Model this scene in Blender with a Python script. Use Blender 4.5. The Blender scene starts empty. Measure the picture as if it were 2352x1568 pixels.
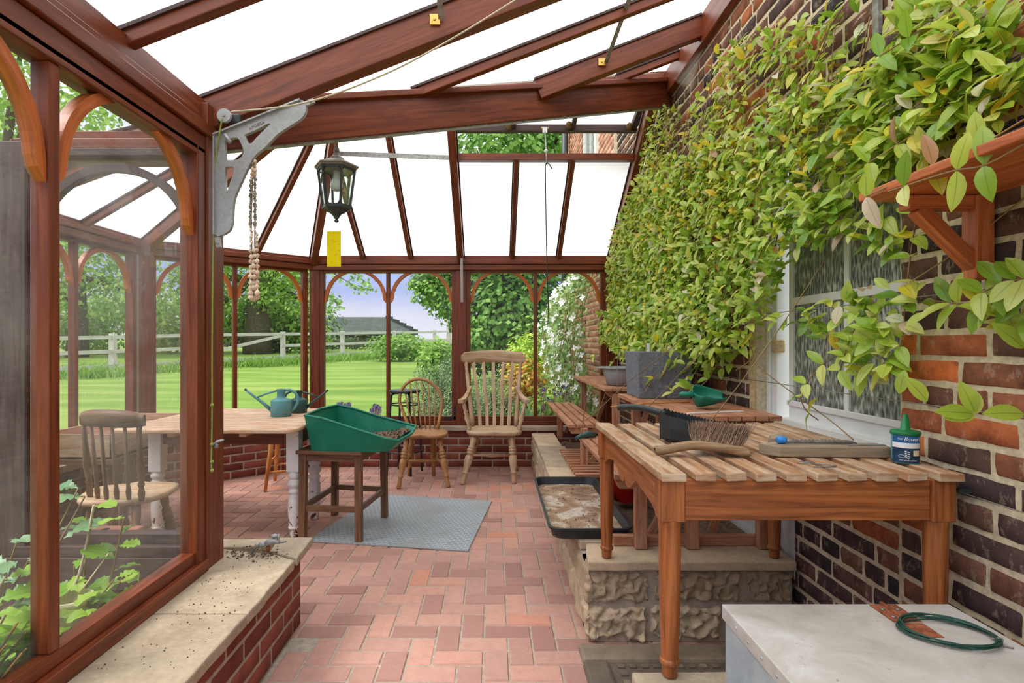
import bpy, math, random
from mathutils import Vector as V, Matrix as M, noise as N
R = random.Random(7)
sc = bpy.context.scene
col = sc.collection
PI = math.pi
F, H, CX, CY = 1256.0, 1.24, 1133.0, 790.0     # focal length in pixels, eye height, vanishing point

class MB:
    """collects faces, metre UVs (u along the grain) and a per-piece random number"""
    def __init__(s): s.v = []; s.f = []; s.uv = []; s.var = []; s.sm = []
    def add(s, vs, fs, uvs=None, var=None, smooth=False):
        b = len(s.v); s.v += [tuple(x) for x in vs]
        r = R.random() if var is None else var
        for k, f in enumerate(fs):
            s.f.append([b + i for i in f])
            s.uv.append(uvs[k] if uvs else [(0, 0)] * len(f)); s.var.append(r); s.sm.append(smooth)
    def hexa(s, c, var=None, ax=0, jit=0.0):
        """8 corners: index = x + 2y + 4z bits; ax is the grain axis"""
        c = [V(p) for p in c]
        if jit: c = [p + V((R.uniform(-jit, jit), R.uniform(-jit, jit), R.uniform(-jit, jit))) for p in c]
        fs = [(0, 2, 3, 1), (4, 5, 7, 6), (0, 1, 5, 4), (2, 6, 7, 3), (0, 4, 6, 2), (1, 3, 7, 5)]
        L = [(c[1] - c[0]).length, (c[2] - c[0]).length, (c[4] - c[0]).length]
        o = R.uniform(0, 50), R.uniform(0, 50); uvs = []
        for k, f in enumerate(fs):
            n = (2, 2, 1, 1, 0, 0)[k]; a, b2 = [i for i in range(3) if i != n]
            if b2 == ax: a, b2 = b2, a
            q = []
            for i in f:
                t = [(i & 1) * L[0], ((i >> 1) & 1) * L[1], ((i >> 2) & 1) * L[2]]
                q.append((t[a] + o[0], t[b2] + o[1] + k * .37))
            uvs.append(q)
        s.add(c, fs, uvs, var)
    def box(s, lo, hi, var=None, jit=0.0, ax=None):
        d = [hi[i] - lo[i] for i in range(3)]
        if ax is None: ax = max(range(3), key=lambda i: d[i])
        s.hexa([(hi[0] if i & 1 else lo[0], hi[1] if i & 2 else lo[1], hi[2] if i & 4 else lo[2]) for i in range(8)], var, ax, jit)
    def bar(s, p, q, w, h, up=(0, 0, 1), var=None):
        """rectangular bar p->q, w sideways, h along up, centred on p-q"""
        p, q = V(p), V(q); d = (q - p).normalized(); u = V(up)
        x = d.cross(u)
        if x.length < 1e-5: x = d.cross(V((1, 0, 0)))
        x.normalize(); u = x.cross(d)
        s.hexa([(q if i & 1 else p) + x * (w / 2 if i & 2 else -w / 2) + u * (h / 2 if i & 4 else -h / 2) for i in range(8)], var, 0)
    def tube(s, pts, r, n=8, var=None, caps=True, smooth=True, up=None):
        pts = [V(p) for p in pts]; m = len(pts)
        rr = r if isinstance(r, (list, tuple)) else [r] * m
        vs = []; x0 = None; us = [0]
        for k in range(1, m): us.append(us[-1] + (pts[k] - pts[k - 1]).length)
        for k in range(m):
            d = (pts[min(k + 1, m - 1)] - pts[max(k - 1, 0)])
            d = d.normalized() if d.length > 1e-9 else V((0, 0, 1))
            if x0 is None:
                a = V(up) if up else (V((0, 0, 1)) if abs(d.z) < .9 else V((1, 0, 0)))
                x0 = d.cross(a).normalized()
            else:
                x0 = x0 - d * x0.dot(d)
                x0 = x0.normalized() if x0.length > 1e-6 else d.orthogonal().normalized()
            y0 = d.cross(x0)
            for i in range(n):
                a = 2 * PI * i / n
                vs.append(pts[k] + (x0 * math.cos(a) + y0 * math.sin(a)) * rr[k])
        fs = []; uvs = []; o = R.uniform(0, 50)
        c = 2 * PI * max(rr)
        for k in range(m - 1):
            for i in range(n):
                j = (i + 1) % n
                fs.append((k * n + i, k * n + j, (k + 1) * n + j, (k + 1) * n + i))
                a, b = i / n * c, (i + 1) / n * c
                uvs.append([(us[k] + o, a), (us[k] + o, b), (us[k + 1] + o, b), (us[k + 1] + o, a)])
        if caps:
            fs.append(tuple(range(n - 1, -1, -1))); uvs.append([(o, o + .01 * i) for i in range(n)])
            fs.append(tuple((m - 1) * n + i for i in range(n))); uvs.append([(o, o + .01 * i) for i in range(n)])
        s.add(vs, fs, uvs, var, smooth)
    def lathe(s, prof, org=(0, 0, 0), n=24, var=None, axis=(0, 0, 1), smooth=True, rot=0):
        """prof: (radius, height) pairs along axis"""
        org = V(org); a = V(axis).normalized()
        x0 = a.orthogonal().normalized() if abs(a.z) < .999 else V((1, 0, 0)); y0 = a.cross(x0)
        vs = []; fs = []; uvs = []; o = R.uniform(0, 50); m = len(prof)
        c = 2 * PI * max(p[0] for p in prof)
        for r, z in prof:
            for i in range(n):
                t = 2 * PI * i / n + rot
                vs.append(org + a * z + (x0 * math.cos(t) + y0 * math.sin(t)) * max(r, 1e-4))
        for k in range(m - 1):
            for i in range(n):
                j = (i + 1) % n
                fs.append((k * n + i, k * n + j, (k + 1) * n + j, (k + 1) * n + i))
                uvs.append([(prof[k][1] + o, i / n * c), (prof[k][1] + o, (i + 1) / n * c), (prof[k + 1][1] + o, (i + 1) / n * c), (prof[k + 1][1] + o, i / n * c)])
        if prof[0][0] > 1e-3: fs.append(tuple(range(n - 1, -1, -1))); uvs.append([(o, .01 * i) for i in range(n)])
        if prof[-1][0] > 1e-3: fs.append(tuple((m - 1) * n + i for i in range(n))); uvs.append([(o, .01 * i) for i in range(n)])
        s.add(vs, fs, uvs, var, smooth)
    def prism(s, poly, org, ex, ey, ez, var=None):
        """poly (a,b) pairs in plane ex,ey extruded by the vector ez"""
        org, ex, ey, ez = V(org), V(ex), V(ey), V(ez); n = len(poly)
        A = [org + ex * a + ey * b for a, b in poly]
        vs = A + [p + ez for p in A]; o = R.uniform(0, 50)
        fs = [tuple(range(n)), tuple(range(2 * n - 1, n - 1, -1))]
        uvs = [[(a + o, b) for a, b in poly], [(a + o, b) for a, b in reversed(poly)]]
        t = 0; h = ez.length
        for i in range(n):
            j = (i + 1) % n; l = (A[j] - A[i]).length
            fs.append((i, i + n, j + n, j)); uvs.append([(t + o, 0), (t + o, h), (t + l + o, h), (t + l + o, 0)]); t += l
        s.add(vs, fs, uvs, var)
    def ball(s, c, r, n=10, m=6, var=None, sc3=(1, 1, 1)):
        c = V(c); vs = []; fs = []
        for k in range(m + 1):
            t = PI * k / m
            for i in range(n):
                a = 2 * PI * i / n
                vs.append(c + V((math.cos(a) * math.sin(t) * sc3[0], math.sin(a) * math.sin(t) * sc3[1], math.cos(t) * sc3[2])) * r)
        for k in range(m):
            for i in range(n):
                j = (i + 1) % n; fs.append((k * n + i, (k + 1) * n + i, (k + 1) * n + j, k * n + j))
        s.add(vs, fs, None, var, True)
    def grid(s, fn, nu, nv, var=None, smooth=True, uvs=(1, 1)):
        vs = [fn(i / nu, j / nv) for j in range(nv + 1) for i in range(nu + 1)]
        fs = []; uv = []
        for j in range(nv):
            for i in range(nu):
                a = j * (nu + 1) + i; fs.append((a, a + 1, a + nu + 2, a + nu + 1))
                uv.append([(i / nu * uvs[0], j / nv * uvs[1]), ((i + 1) / nu * uvs[0], j / nv * uvs[1]), ((i + 1) / nu * uvs[0], (j + 1) / nv * uvs[1]), (i / nu * uvs[0], (j + 1) / nv * uvs[1])])
        s.add(vs, fs, uv, var, smooth)
    def leaf(s, p, d, n, L, W, var=None, fold=.25, droop=.25, tip=1.0):
        """pointed oval leaf from p along d, face normal n"""
        p, d = V(p), V(d).normalized(); n = V(n); x = d.cross(n)
        if x.length < 1e-4: x = d.orthogonal()
        x.normalize(); n = x.cross(d)
        P = []; st = ((0, 0), (.07, .3), (.2, .72), (.4, 1), (.6, .98), (.8, .68), (.92, .32), (1, 0)); m = len(st)
        for t, w in st:
            c = p + d * (L * t) - n * (droop * L * t * t)
            P.append((c, c + x * (W / 2 * w) + n * (fold * W / 2 * w), c - x * (W / 2 * w) + n * (fold * W / 2 * w)))
        vs = [q[0] for q in P] + [q[1] for q in P[1:-1]] + [q[2] for q in P[1:-1]]; a, b = m - 1, 2 * m - 3
        fs = [(0, 1, a + 1), (0, b + 1, 1), (m - 2, m - 1, a + m - 2), (m - 2, b + m - 2, m - 1)]
        for k in range(1, m - 2): fs += [(k, k + 1, a + k + 1, a + k), (k, b + k, b + k + 1, k + 1)]
        T = [(t, .5) for t, w in st] + [(t, 1) for t, w in st[1:-1]] + [(t, 0) for t, w in st[1:-1]]
        s.add(vs, fs, [[T[i] for i in f] for f in fs], var, True)
    def card(s, p, d, n, L, W, var=None):
        """small four-sided leaf for far foliage"""
        p, d = V(p), V(d).normalized(); x = d.cross(V(n))
        if x.length < 1e-4: x = d.orthogonal()
        x.normalize()
        s.add([p, p + d * L * .5 + x * W / 2, p + d * L, p + d * L * .5 - x * W / 2], [(0, 1, 2, 3)], None, var)
    def build(s, name, mat, parent=None, loc=None, bevel=0):
        me = bpy.data.meshes.new(name); me.from_pydata(s.v, [], s.f)
        if isinstance(mat, (list, tuple)):
            for m in mat: me.materials.append(m)
        elif mat: me.materials.append(mat)
        u = me.uv_layers.new(name='UVMap')
        flat = [c for f in s.uv for p in f for c in p]
        u.data.foreach_set('uv', flat)
        at = me.attributes.new('var', 'FLOAT', 'FACE'); at.data.foreach_set('value', s.var)
        me.polygons.foreach_set('use_smooth', s.sm)
        me.update()
        o = bpy.data.objects.new(name, me); col.objects.link(o)
        if parent:
            o.parent = parent
            o.matrix_parent_inverse = parent_mat(parent).inverted()
        if bevel:
            b = o.modifiers.new('bevel', 'BEVEL'); b.width = bevel; b.segments = 2; b.limit_method = 'ANGLE'; b.angle_limit = .7
        return o

def parent_mat(o):
    m = o.matrix_basis.copy()
    while o.parent:
        m = o.parent.matrix_basis @ o.matrix_parent_inverse @ m
        o = o.parent
    return m
def empty(name, loc=(0, 0, 0), rz=0.0):
    o = bpy.data.objects.new(name, None); col.objects.link(o); o.location = loc; o.rotation_euler = (0, 0, rz); o.empty_display_size = .05
    return o
def tag(o, label=None, cat=None, group=None, kind=None):
    if label: o['label'] = label
    if cat: o['category'] = cat
    if group: o['group'] = group
    if kind: o['kind'] = kind
    return o
def thing(name, label, cat, loc=(0, 0, 0), group=None):
    return tag(empty(name, loc), label, cat, group)
def struct(o): o['kind'] = 'structure'; return o
def kids(o): return [c for c in bpy.data.objects if c.parent == o]
def copy_tree(o, parent=None):
    c = o.copy(); col.objects.link(c)
    if parent: c.parent = parent; c.matrix_parent_inverse = o.matrix_parent_inverse.copy()
    for k in kids(o): copy_tree(k, c)
    return c
def px(x, y, Y):                      # a point measured in the photo at depth Y
    return V(((x - CX) / F * Y, Y, H - (y - CY) / F * Y))
def on_floor(x, y, z=0.0):
    Y = F * (H - z) / (y - CY); return V(((x - CX) / F * Y, Y, z))
def inside(x, y, poly):
    c = False; j = len(poly) - 1
    for i in range(len(poly)):
        xi, yi = poly[i]; xj, yj = poly[j]
        if (yi > y) != (yj > y) and x < (xj - xi) * (y - yi) / (yj - yi) + xi: c = not c
        j = i
    return c
def bez(p0, p1, p2, p3, n=12):
    p0, p1, p2, p3 = V(p0), V(p1), V(p2), V(p3)
    return [p0 * (1 - t) ** 3 + p1 * 3 * t * (1 - t) ** 2 + p2 * 3 * t * t * (1 - t) + p3 * t ** 3 for t in [k / n for k in range(n + 1)]]
def smooth_path(pts, n=6):
    pts = [V(p) for p in pts]; out = []
    for k in range(len(pts) - 1):
        a, b, c, d = pts[max(k - 1, 0)], pts[k], pts[k + 1], pts[min(k + 2, len(pts) - 1)]
        for i in range(n):
            t = i / n
            out.append(.5 * ((2 * b) + (c - a) * t + (2 * a - 5 * b + 4 * c - d) * t * t + (3 * b - a - 3 * c + d) * t ** 3))
    return out + [pts[-1]]

# ---------------------------------------------------------------- materials
def srgb(r, g, b):
    f = lambda c: (c / 255 / 12.92) if c <= 10 else ((c / 255 + .055) / 1.055) ** 2.4
    return (f(r), f(g), f(b), 1)
class NT:
    def __init__(s, name):
        s.m = bpy.data.materials.new(name); s.m.use_nodes = True; s.t = s.m.node_tree
        s.t.nodes.clear(); s.out = s.t.nodes.new('ShaderNodeOutputMaterial')
    def n(s, typ, **kw):
        o = s.t.nodes.new('ShaderNode' + typ)
        for k, v in kw.items():
            if k.startswith('i_'):
                key = k[2:]; key = int(key) if key.isdigit() else key.replace('_', ' ')
                o.inputs[key].default_value = v
            else: setattr(o, k, v)
        return o
    def l(s, a, b): s.t.links.new(a, b)
    def uv(s, su, sv, obj=False):
        tc = s.n('TexCoord'); mp = s.n('Mapping'); mp.inputs['Scale'].default_value = (su, sv, su if obj else 1)
        s.l(tc.outputs['Object' if obj else 'UV'], mp.inputs['Vector']); return mp.outputs[0]
    def noise(s, vec, scale, detail=4, rough=.6, dist=0.0):
        o = s.n('TexNoise'); o.inputs['Scale'].default_value = scale; o.inputs['Detail'].default_value = detail
        o.inputs['Roughness'].default_value = rough; o.inputs['Distortion'].default_value = dist
        if vec is not None: s.l(vec, o.inputs['Vector'])
        return o.outputs[0]
    def ramp(s, fac, stops):
        o = s.n('ValToRGB'); e = o.color_ramp.elements
        while len(e) < len(stops): e.new(.5)
        for k, (p, c) in enumerate(stops): e[k].position = p; e[k].color = c if len(c) == 4 else (*c, 1)
        s.l(fac, o.inputs[0]); return o.outputs[0]
    def mix(s, fac, a, b, mode='MIX'):
        o = s.n('Mix', data_type='RGBA', blend_type=mode)
        for k, v in ((0, fac), (6, a), (7, b)):
            if hasattr(v, 'default_value') or hasattr(v, 'is_output'): s.l(v, o.inputs[k])
            else: o.inputs[k].default_value = v
        return o.outputs[2]
    def math(s, op, a, b=0.0):
        o = s.n('Math', operation=op)
        for k, v in ((0, a), (1, b)):
            if hasattr(v, 'is_output'): s.l(v, o.inputs[k])
            else: o.inputs[k].default_value = v
        return o.outputs[0]
    def attr(s, name='var'):
        o = s.n('Attribute'); o.attribute_name = name; return o.outputs['Fac']
    def principled(s, color, rough=.6, bump=None, bs=.3, bd=.01, spec=.4, metal=0.0, trans=0.0):
        p = s.n('BsdfPrincipled')
        if hasattr(color, 'is_output'): s.l(color, p.inputs['Base Color'])
        else: p.inputs['Base Color'].default_value = color
        if hasattr(rough, 'is_output'): s.l(rough, p.inputs['Roughness'])
        else: p.inputs['Roughness'].default_value = rough
        p.inputs['Specular IOR Level'].default_value = spec; p.inputs['Metallic'].default_value = metal
        if bump is not None:
            b = s.n('Bump'); b.inputs['Strength'].default_value = bs; b.inputs['Distance'].default_value = bd
            s.l(bump, b.inputs['Height']); s.l(b.outputs[0], p.inputs['Normal'])
        s.l(p.outputs[0], s.out.inputs[0]); return p

def wood(name, dark, mid, light, su=3, sv=45, rough=.45, vary=.35, spec=.4, grey=None, bump=.15):
    t = NT(name); g = t.noise(t.uv(su, sv), 1, 5, .65, .6); big = t.noise(t.uv(2.2, 6), 1, 3)
    c = t.ramp(g, [(.3, dark), (.5, mid), (.72, light)])
    c = t.mix(t.math('MULTIPLY', t.math('SUBTRACT', big, .35), vary * 2), c, dark)
    v = t.attr(); c = t.mix(t.math('MULTIPLY', v, vary), c, t.mix(.5, c, light, 'MIX'))
    if grey:
        w = t.ramp(t.noise(t.uv(5, 22), 1, 5, .7), [(.42, (0, 0, 0)), (.62, (1, 1, 1))]); c = t.mix(t.math('MULTIPLY', w, grey[1]), c, grey[0])
    t.principled(c, rough, g, bump, .004, spec); return t.m
def plain(name, c, rough=.5, spec=.4, metal=0.0, var=.25, scale=14, bump=0.0):
    t = NT(name); n = t.noise(t.uv(1, 1, True), scale, 5, .65)
    cc = t.mix(t.ramp(n, [(.35, (0, 0, 0)), (.7, (1, 1, 1))]), tuple(x * (1 - var) for x in c[:3]) + (1,), tuple(min(1, x * (1 + var)) for x in c[:3]) + (1,))
    t.principled(cc, rough, n if bump else None, bump, .004, spec, metal); return t.m
# ---------------------------------------------------------------- the materials of this place
S = srgb
MT = {}
MT['frame'] = wood('stained_hardwood', S(78, 36, 20), S(114, 54, 30), S(140, 73, 42), rough=.38, vary=.15, spec=.35, bump=.08)
MT['arch'] = wood('orange_hardwood', S(140, 66, 26), S(186, 98, 42), S(208, 124, 60), rough=.4, vary=.2)
MT['outer'] = wood('weathered_purple_hardwood', S(46, 32, 32), S(68, 50, 48), S(92, 70, 66), rough=.6, vary=.2)
MT['bench'] = wood('bench_hardwood', S(116, 64, 40), S(168, 104, 68), S(196, 140, 104), rough=.6, vary=.4, grey=(S(204, 176, 150), .35))
MT['table'] = wood('varnished_oak', S(92, 48, 22), S(156, 88, 44), S(186, 116, 66), rough=.4, vary=.2, sv=60)
MT['slat'] = wood('worn_oak_slat', S(108, 68, 42), S(164, 116, 78), S(198, 156, 116), rough=.65, vary=.45, grey=(S(208, 190, 164), .7))
MT['pine'] = wood('worn_pine', S(140, 90, 58), S(202, 154, 116), S(224, 188, 156), rough=.6, vary=.3, grey=(S(232, 210, 188), .6))
MT['pine_dark'] = wood('dark_stained_pine', S(70, 34, 20), S(112, 60, 36), S(140, 84, 54), rough=.5)
MT['pale'] = wood('weathered_pale_elm', S(134, 98, 66), S(186, 148, 110), S(210, 180, 144), rough=.6, vary=.3, grey=(S(206, 190, 168), .5))
MT['elm'] = wood('honey_elm', S(120, 78, 42), S(170, 120, 72), S(196, 150, 102), rough=.45, vary=.3)
MT['stool'] = wood('dark_oak', S(72, 46, 30), S(118, 82, 56), S(146, 110, 82), rough=.5, vary=.3)
MT['orange'] = wood('varnished_beech', S(176, 104, 48), S(214, 142, 76), S(228, 166, 102), rough=.35, vary=.2)
MT['grey_wood'] = wood('grey_driftwood', S(110, 92, 72), S(150, 130, 106), S(180, 162, 138), rough=.75, vary=.3)
MT['bracket_wood'] = wood('orange_cedar', S(140, 66, 30), S(184, 96, 50), S(208, 128, 80), rough=.5, vary=.25)
MT['fence'] = wood('silver_fence_wood', S(160, 156, 146), S(200, 196, 186), S(222, 220, 212), rough=.85, vary=.2, spec=.1)
MT['bark'] = wood('tree_bark', S(54, 46, 38), S(92, 82, 68), S(120, 112, 96), su=8, sv=20, rough=.9, spec=.1, bump=.5)
MT['stem'] = wood('vine_stem', S(90, 66, 42), S(136, 104, 66), S(160, 140, 90), rough=.7)
MT['metal'] = plain('cast_aluminium', S(168, 170, 172), .5, .5, .35, .12, 60, .15)
MT['steel'] = plain('weathered_steel', S(150, 148, 144), .5, .5, .6, .35, 40)
MT['brass'] = plain('brass', S(214, 168, 88), .35, .5, .7, .15, 30)
MT['black'] = plain('black_plastic', S(44, 47, 50), .42, .4, 0, .15, 20)
MT['black_metal'] = plain('black_metal', S(36, 38, 44), .4, .5, 0, .15, 20)
MT['galv'] = plain('galvanised_sheet', S(176, 180, 180), .55, .4, .3, .1, 9)
MT['white_paint'] = plain('white_gloss_paint', S(228, 228, 226), .35, .5, 0, .05, 8)
MT['green'] = plain('green_plastic', S(24, 122, 96), .4, .4, 0, .15, 7)
MT['can_blue'] = plain('teal_plastic', S(92, 146, 150), .4, .4, 0, .1, 10)
MT['can_dark'] = plain('dark_green_plastic', S(48, 84, 82), .4, .4, 0, .15, 10)
MT['grey_plastic'] = plain('grey_plastic', S(148, 152, 158), .45, .4, 0, .06, 10)
MT['red'] = plain('red_plastic', S(236, 44, 30), .4, .4, 0, .08, 10)
MT['rope'] = plain('cord', S(204, 192, 168), .9, .1, 0, .2, 200)
MT['green_cord'] = plain('lime_green_cord', S(150, 160, 84), .9, .1, 0, .25, 200)
MT['rust'] = plain('rusty_iron', S(146, 86, 60), .85, .2, 0, .4, 60, .3)
MT['iron'] = plain('dark_iron', S(58, 66, 66), .45, .5, .2, .2, 40)
MT['soil'] = plain('dry_soil', S(112, 92, 76), .95, .1, 0, .5, 45, .6)
MT['dark_soil'] = plain('dark_soil', S(66, 52, 42), .95, .1, 0, .4, 60, .6)
MT['mortar'] = plain('lime_mortar', S(206, 190, 160), .95, .1, 0, .25, 40, .6)
MT['grey_mortar'] = plain('grey_mortar', S(168, 156, 142), .95, .1, 0, .2, 30, .5)
MT['render'] = plain('tan_render', S(196, 172, 132), .95, .1, 0, .25, 50, .6)
MT['bulb'] = plain('frosted_glass_bulb', S(226, 232, 222), .3, .5, 0, .03, 4)

def m_brick(name, stops, speck=.4, rough=.9, bump=.7, scale=1.0, dirt=None, smear=0.0):
    t = NT(name); v = t.attr(); ob = t.uv(1, 1, True)
    c = t.ramp(v, stops)
    big = t.noise(ob, 11 * scale, 4, .6); fine = t.noise(ob, 120 * scale, 4, .7)
    c = t.mix(t.math('MULTIPLY', t.ramp(big, [(.42, (0, 0, 0)), (.68, (1, 1, 1))]), speck), c, dirt or tuple(x * .35 for x in stops[0][1][:3]) + (1,))
    c = t.mix(.35, c, t.mix(fine, S(40, 34, 30), S(238, 220, 204)), 'OVERLAY')
    if smear: c = t.mix(t.math('MULTIPLY', t.ramp(t.noise(t.uv(1, 1.6, True), 15, 5, .75, 0), [(.55, (0, 0, 0)), (.66, (1, 1, 1))]), smear), c, S(196, 176, 148))
    h = t.math('ADD', t.math('MULTIPLY', fine, .35), big)
    t.principled(c, rough, h, bump, .006 / scale ** .5, .15); return t.m
MT['house_brick'] = m_brick('old_house_brick', [(0, S(62, 54, 58)), (.25, S(92, 72, 68)), (.45, S(122, 88, 76)), (.62, S(150, 98, 76)), (.8, S(196, 112, 70)), (1, S(218, 124, 70))], .6, smear=.4)
MT['low_brick'] = m_brick('red_wall_brick', [(0, S(112, 62, 54)), (.5, S(136, 76, 64)), (1, S(156, 94, 78))], .35, scale=1.4)
MT['far_brick'] = m_brick('pink_house_brick', [(0, S(150, 104, 92)), (.5, S(196, 138, 118)), (1, S(220, 168, 146))], .3)
MT['paver'] = m_brick('pink_paver', [(0, S(162, 124, 116)), (.35, S(186, 148, 138)), (.8, S(196, 156, 144)), (.94, S(200, 156, 142)), (1, S(202, 144, 122))], .18, scale=2.2, bump=.35, dirt=S(140, 104, 92))
MT['stone'] = m_brick('sandstone', [(0, S(172, 160, 140)), (.5, S(192, 180, 158)), (1, S(206, 196, 178))], .6, scale=.5, dirt=S(136, 122, 106), smear=.35)
MT['rubble'] = m_brick('rough_walling_stone', [(0, S(166, 148, 124)), (.5, S(202, 184, 156)), (1, S(212, 196, 172))], .45, scale=1.2, bump=1, dirt=S(110, 104, 98))
MT['coping'] = m_brick('weathered_coping_stone', [(0, S(168, 152, 132)), (.5, S(196, 178, 152)), (1, S(210, 190, 160))], .4, scale=.7, dirt=S(112, 104, 96))

def m_glass(name, dirt, gloss=.6, tint=(1, 1, 1, 1)):
    t = NT(name); ob = t.uv(1, 1, True)
    tr = t.n('BsdfTransparent'); tr.inputs[0].default_value = tint
    gl = t.n('BsdfGlossy'); gl.inputs['Roughness'].default_value = .02
    df = t.n('BsdfDiffuse'); df.inputs[0].default_value = S(214, 216, 214)
    fr = t.n('Fresnel'); fr.inputs[0].default_value = 1.45
    m1 = t.n('MixShader'); t.l(t.math('MULTIPLY', fr.outputs[0], gloss), m1.inputs[0]); t.l(tr.outputs[0], m1.inputs[1]); t.l(gl.outputs[0], m1.inputs[2])
    spots = t.ramp(t.noise(ob, 55, 3, .7), [(.6, (0, 0, 0)), (.72, (1, 1, 1))]); film = t.ramp(t.noise(ob, 3.2, 5, .65), [(.3, (0, 0, 0)), (.75, (1, 1, 1))])
    d = t.math('MULTIPLY', t.math('ADD', t.math('MULTIPLY', spots, .5), film), dirt)
    m2 = t.n('MixShader'); t.l(d, m2.inputs[0]); t.l(m1.outputs[0], m2.inputs[1]); t.l(df.outputs[0], m2.inputs[2]); t.l(m2.outputs[0], t.out.inputs[0])
    return t.m
MT['glass'] = m_glass('window_glass', .06, .5)
MT['dirty_glass'] = m_glass('dusty_window_glass', .3, 1.0)
MT['lamp_glass'] = m_glass('lantern_glass', .2, .35, (.9, .95, .92, 1))

def m_poly():
    t = NT('twinwall_polycarbonate'); uv = t.uv(1, 1)
    w = t.n('TexWave'); w.wave_type = 'BANDS'; w.bands_direction = 'X'; w.inputs['Scale'].default_value = 30; t.l(uv, w.inputs[0])
    sp = t.ramp(t.noise(t.uv(1, 1, True), 26, 3, .7), [(.7, (1, 1, 1)), (.78, (.72, .72, .7))])
    c = t.mix(t.math('MULTIPLY', w.outputs[1], .12), (.95, .96, .97, 1), (.78, .8, .82, 1)); c = t.mix(1.0, c, sp, 'MULTIPLY')
    tl = t.n('BsdfTranslucent'); tr = t.n('BsdfTransparent'); t.l(c, tl.inputs[0]); t.l(c, tr.inputs[0])
    df = t.n('BsdfDiffuse'); t.l(c, df.inputs[0])
    a = t.n('MixShader'); a.inputs[0].default_value = .12; t.l(tl.outputs[0], a.inputs[1]); t.l(tr.outputs[0], a.inputs[2])
    b = t.n('MixShader'); b.inputs[0].default_value = .1; t.l(a.outputs[0], b.inputs[1]); t.l(df.outputs[0], b.inputs[2]); t.l(b.outputs[0], t.out.inputs[0])
    return t.m
MT['poly'] = m_poly()

def m_leaf(name, stops, trans=.35, rough=.35, vein=True, spec=.4):
    t = NT(name); v = t.attr(); c = t.ramp(v, stops)
    n = t.noise(t.uv(1, 1, True), 18, 3)
    c = t.mix(t.math('MULTIPLY', n, .3), c, t.mix(.6, c, S(70, 100, 24)))
    if vein:
        sx = t.n('SeparateXYZ'); tc = t.n('TexCoord'); t.l(tc.outputs['UV'], sx.inputs[0])
        k = t.math('LESS_THAN', t.math('ABSOLUTE', t.math('SUBTRACT', sx.outputs[1], .5)), .035)
        c = t.mix(t.math('MULTIPLY', k, .35), c, S(84, 104, 30))
    p = t.n('BsdfPrincipled'); t.l(c, p.inputs['Base Color']); p.inputs['Roughness'].default_value = rough; p.inputs['Specular IOR Level'].default_value = spec
    tl = t.n('BsdfTranslucent'); t.l(c, tl.inputs[0])
    m = t.n('MixShader'); m.inputs[0].default_value = trans; t.l(p.outputs[0], m.inputs[1]); t.l(tl.outputs[0], m.inputs[2]); t.l(m.outputs[0], t.out.inputs[0])
    return t.m
MT['vine'] = m_leaf('vine_leaf', [(0, S(112, 156, 50)), (.2, S(160, 196, 66)), (.5, S(204, 222, 90)), (.7, S(226, 234, 136)), (.78, S(232, 222, 70)), (.88, S(236, 198, 60)), (.91, S(230, 236, 190)), (.96, S(240, 226, 204)), (1, S(190, 130, 70))], .45, .24, True, .6)
MT['lime'] = m_leaf('lime_leaf', [(0, S(104, 160, 34)), (.5, S(150, 200, 50)), (1, S(190, 224, 96))], .4)
MT['kale'] = m_leaf('grey_green_leaf', [(0, S(96, 140, 92)), (.5, S(132, 172, 124)), (1, S(160, 196, 156))], .25)
MT['maple'] = m_leaf('maple_leaf', [(0, S(84, 130, 54)), (.5, S(128, 176, 76)), (1, S(176, 216, 118))], .45, .5, False)
MT['oak'] = m_leaf('bright_tree_leaf', [(0, S(110, 156, 60)), (.5, S(160, 200, 88)), (1, S(200, 228, 128))], .5, .5, False)
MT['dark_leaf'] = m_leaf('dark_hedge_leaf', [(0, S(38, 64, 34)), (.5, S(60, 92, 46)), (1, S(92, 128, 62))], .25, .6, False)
MT['rosemary'] = m_leaf('rosemary_leaf', [(0, S(78, 104, 70)), (.5, S(120, 146, 104)), (1, S(160, 180, 140))], .2, .6, False)
MT['shrub'] = m_leaf('yellow_green_leaf', [(0, S(140, 180, 40)), (.5, S(186, 216, 60)), (1, S(214, 234, 110))], .4, .5, False)
MT['clematis'] = m_leaf('clematis_leaf', [(0, S(82, 118, 54)), (.6, S(130, 164, 84)), (1, S(168, 190, 110))], .35, .5, False)
MT['petal'] = m_leaf('white_petal', [(0, S(244, 244, 244)), (1, S(250, 250, 252))], .3, .6, False)
MT['orange_leaf'] = m_leaf('russet_leaf', [(0, S(176, 90, 50)), (.4, S(206, 140, 60)), (.7, S(232, 200, 70)), (1, S(160, 190, 70))], .35, .5, False)
MT['violet'] = m_leaf('violet_petal', [(0, S(84, 70, 128)), (.5, S(120, 104, 160)), (1, S(160, 146, 190))], .3, .6, False)
MT['weed'] = m_leaf('rough_grass', [(0, S(92, 142, 46)), (.5, S(130, 176, 66)), (1, S(170, 204, 104))], .4, .6, False)

def m_lawn():
    t = NT('mown_lawn'); ob = t.uv(1, 1, True)
    st = t.noise(t.uv(.25, 1.6, True), 1, 4, .6); fine = t.noise(ob, 30, 5, .75); pat = t.noise(ob, 1.3, 4)
    c = t.ramp(st, [(.35, S(92, 124, 54)), (.5, S(112, 142, 66)), (.62, S(136, 154, 88))])
    c = t.mix(t.math('MULTIPLY', pat, .35), c, S(142, 152, 92)); c = t.mix(.4, c, t.mix(fine, S(70, 90, 40), S(210, 224, 160)), 'OVERLAY')
    t.principled(c, .9, fine, .4, .02, .1); return t.m
MT['lawn'] = m_lawn()

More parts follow.
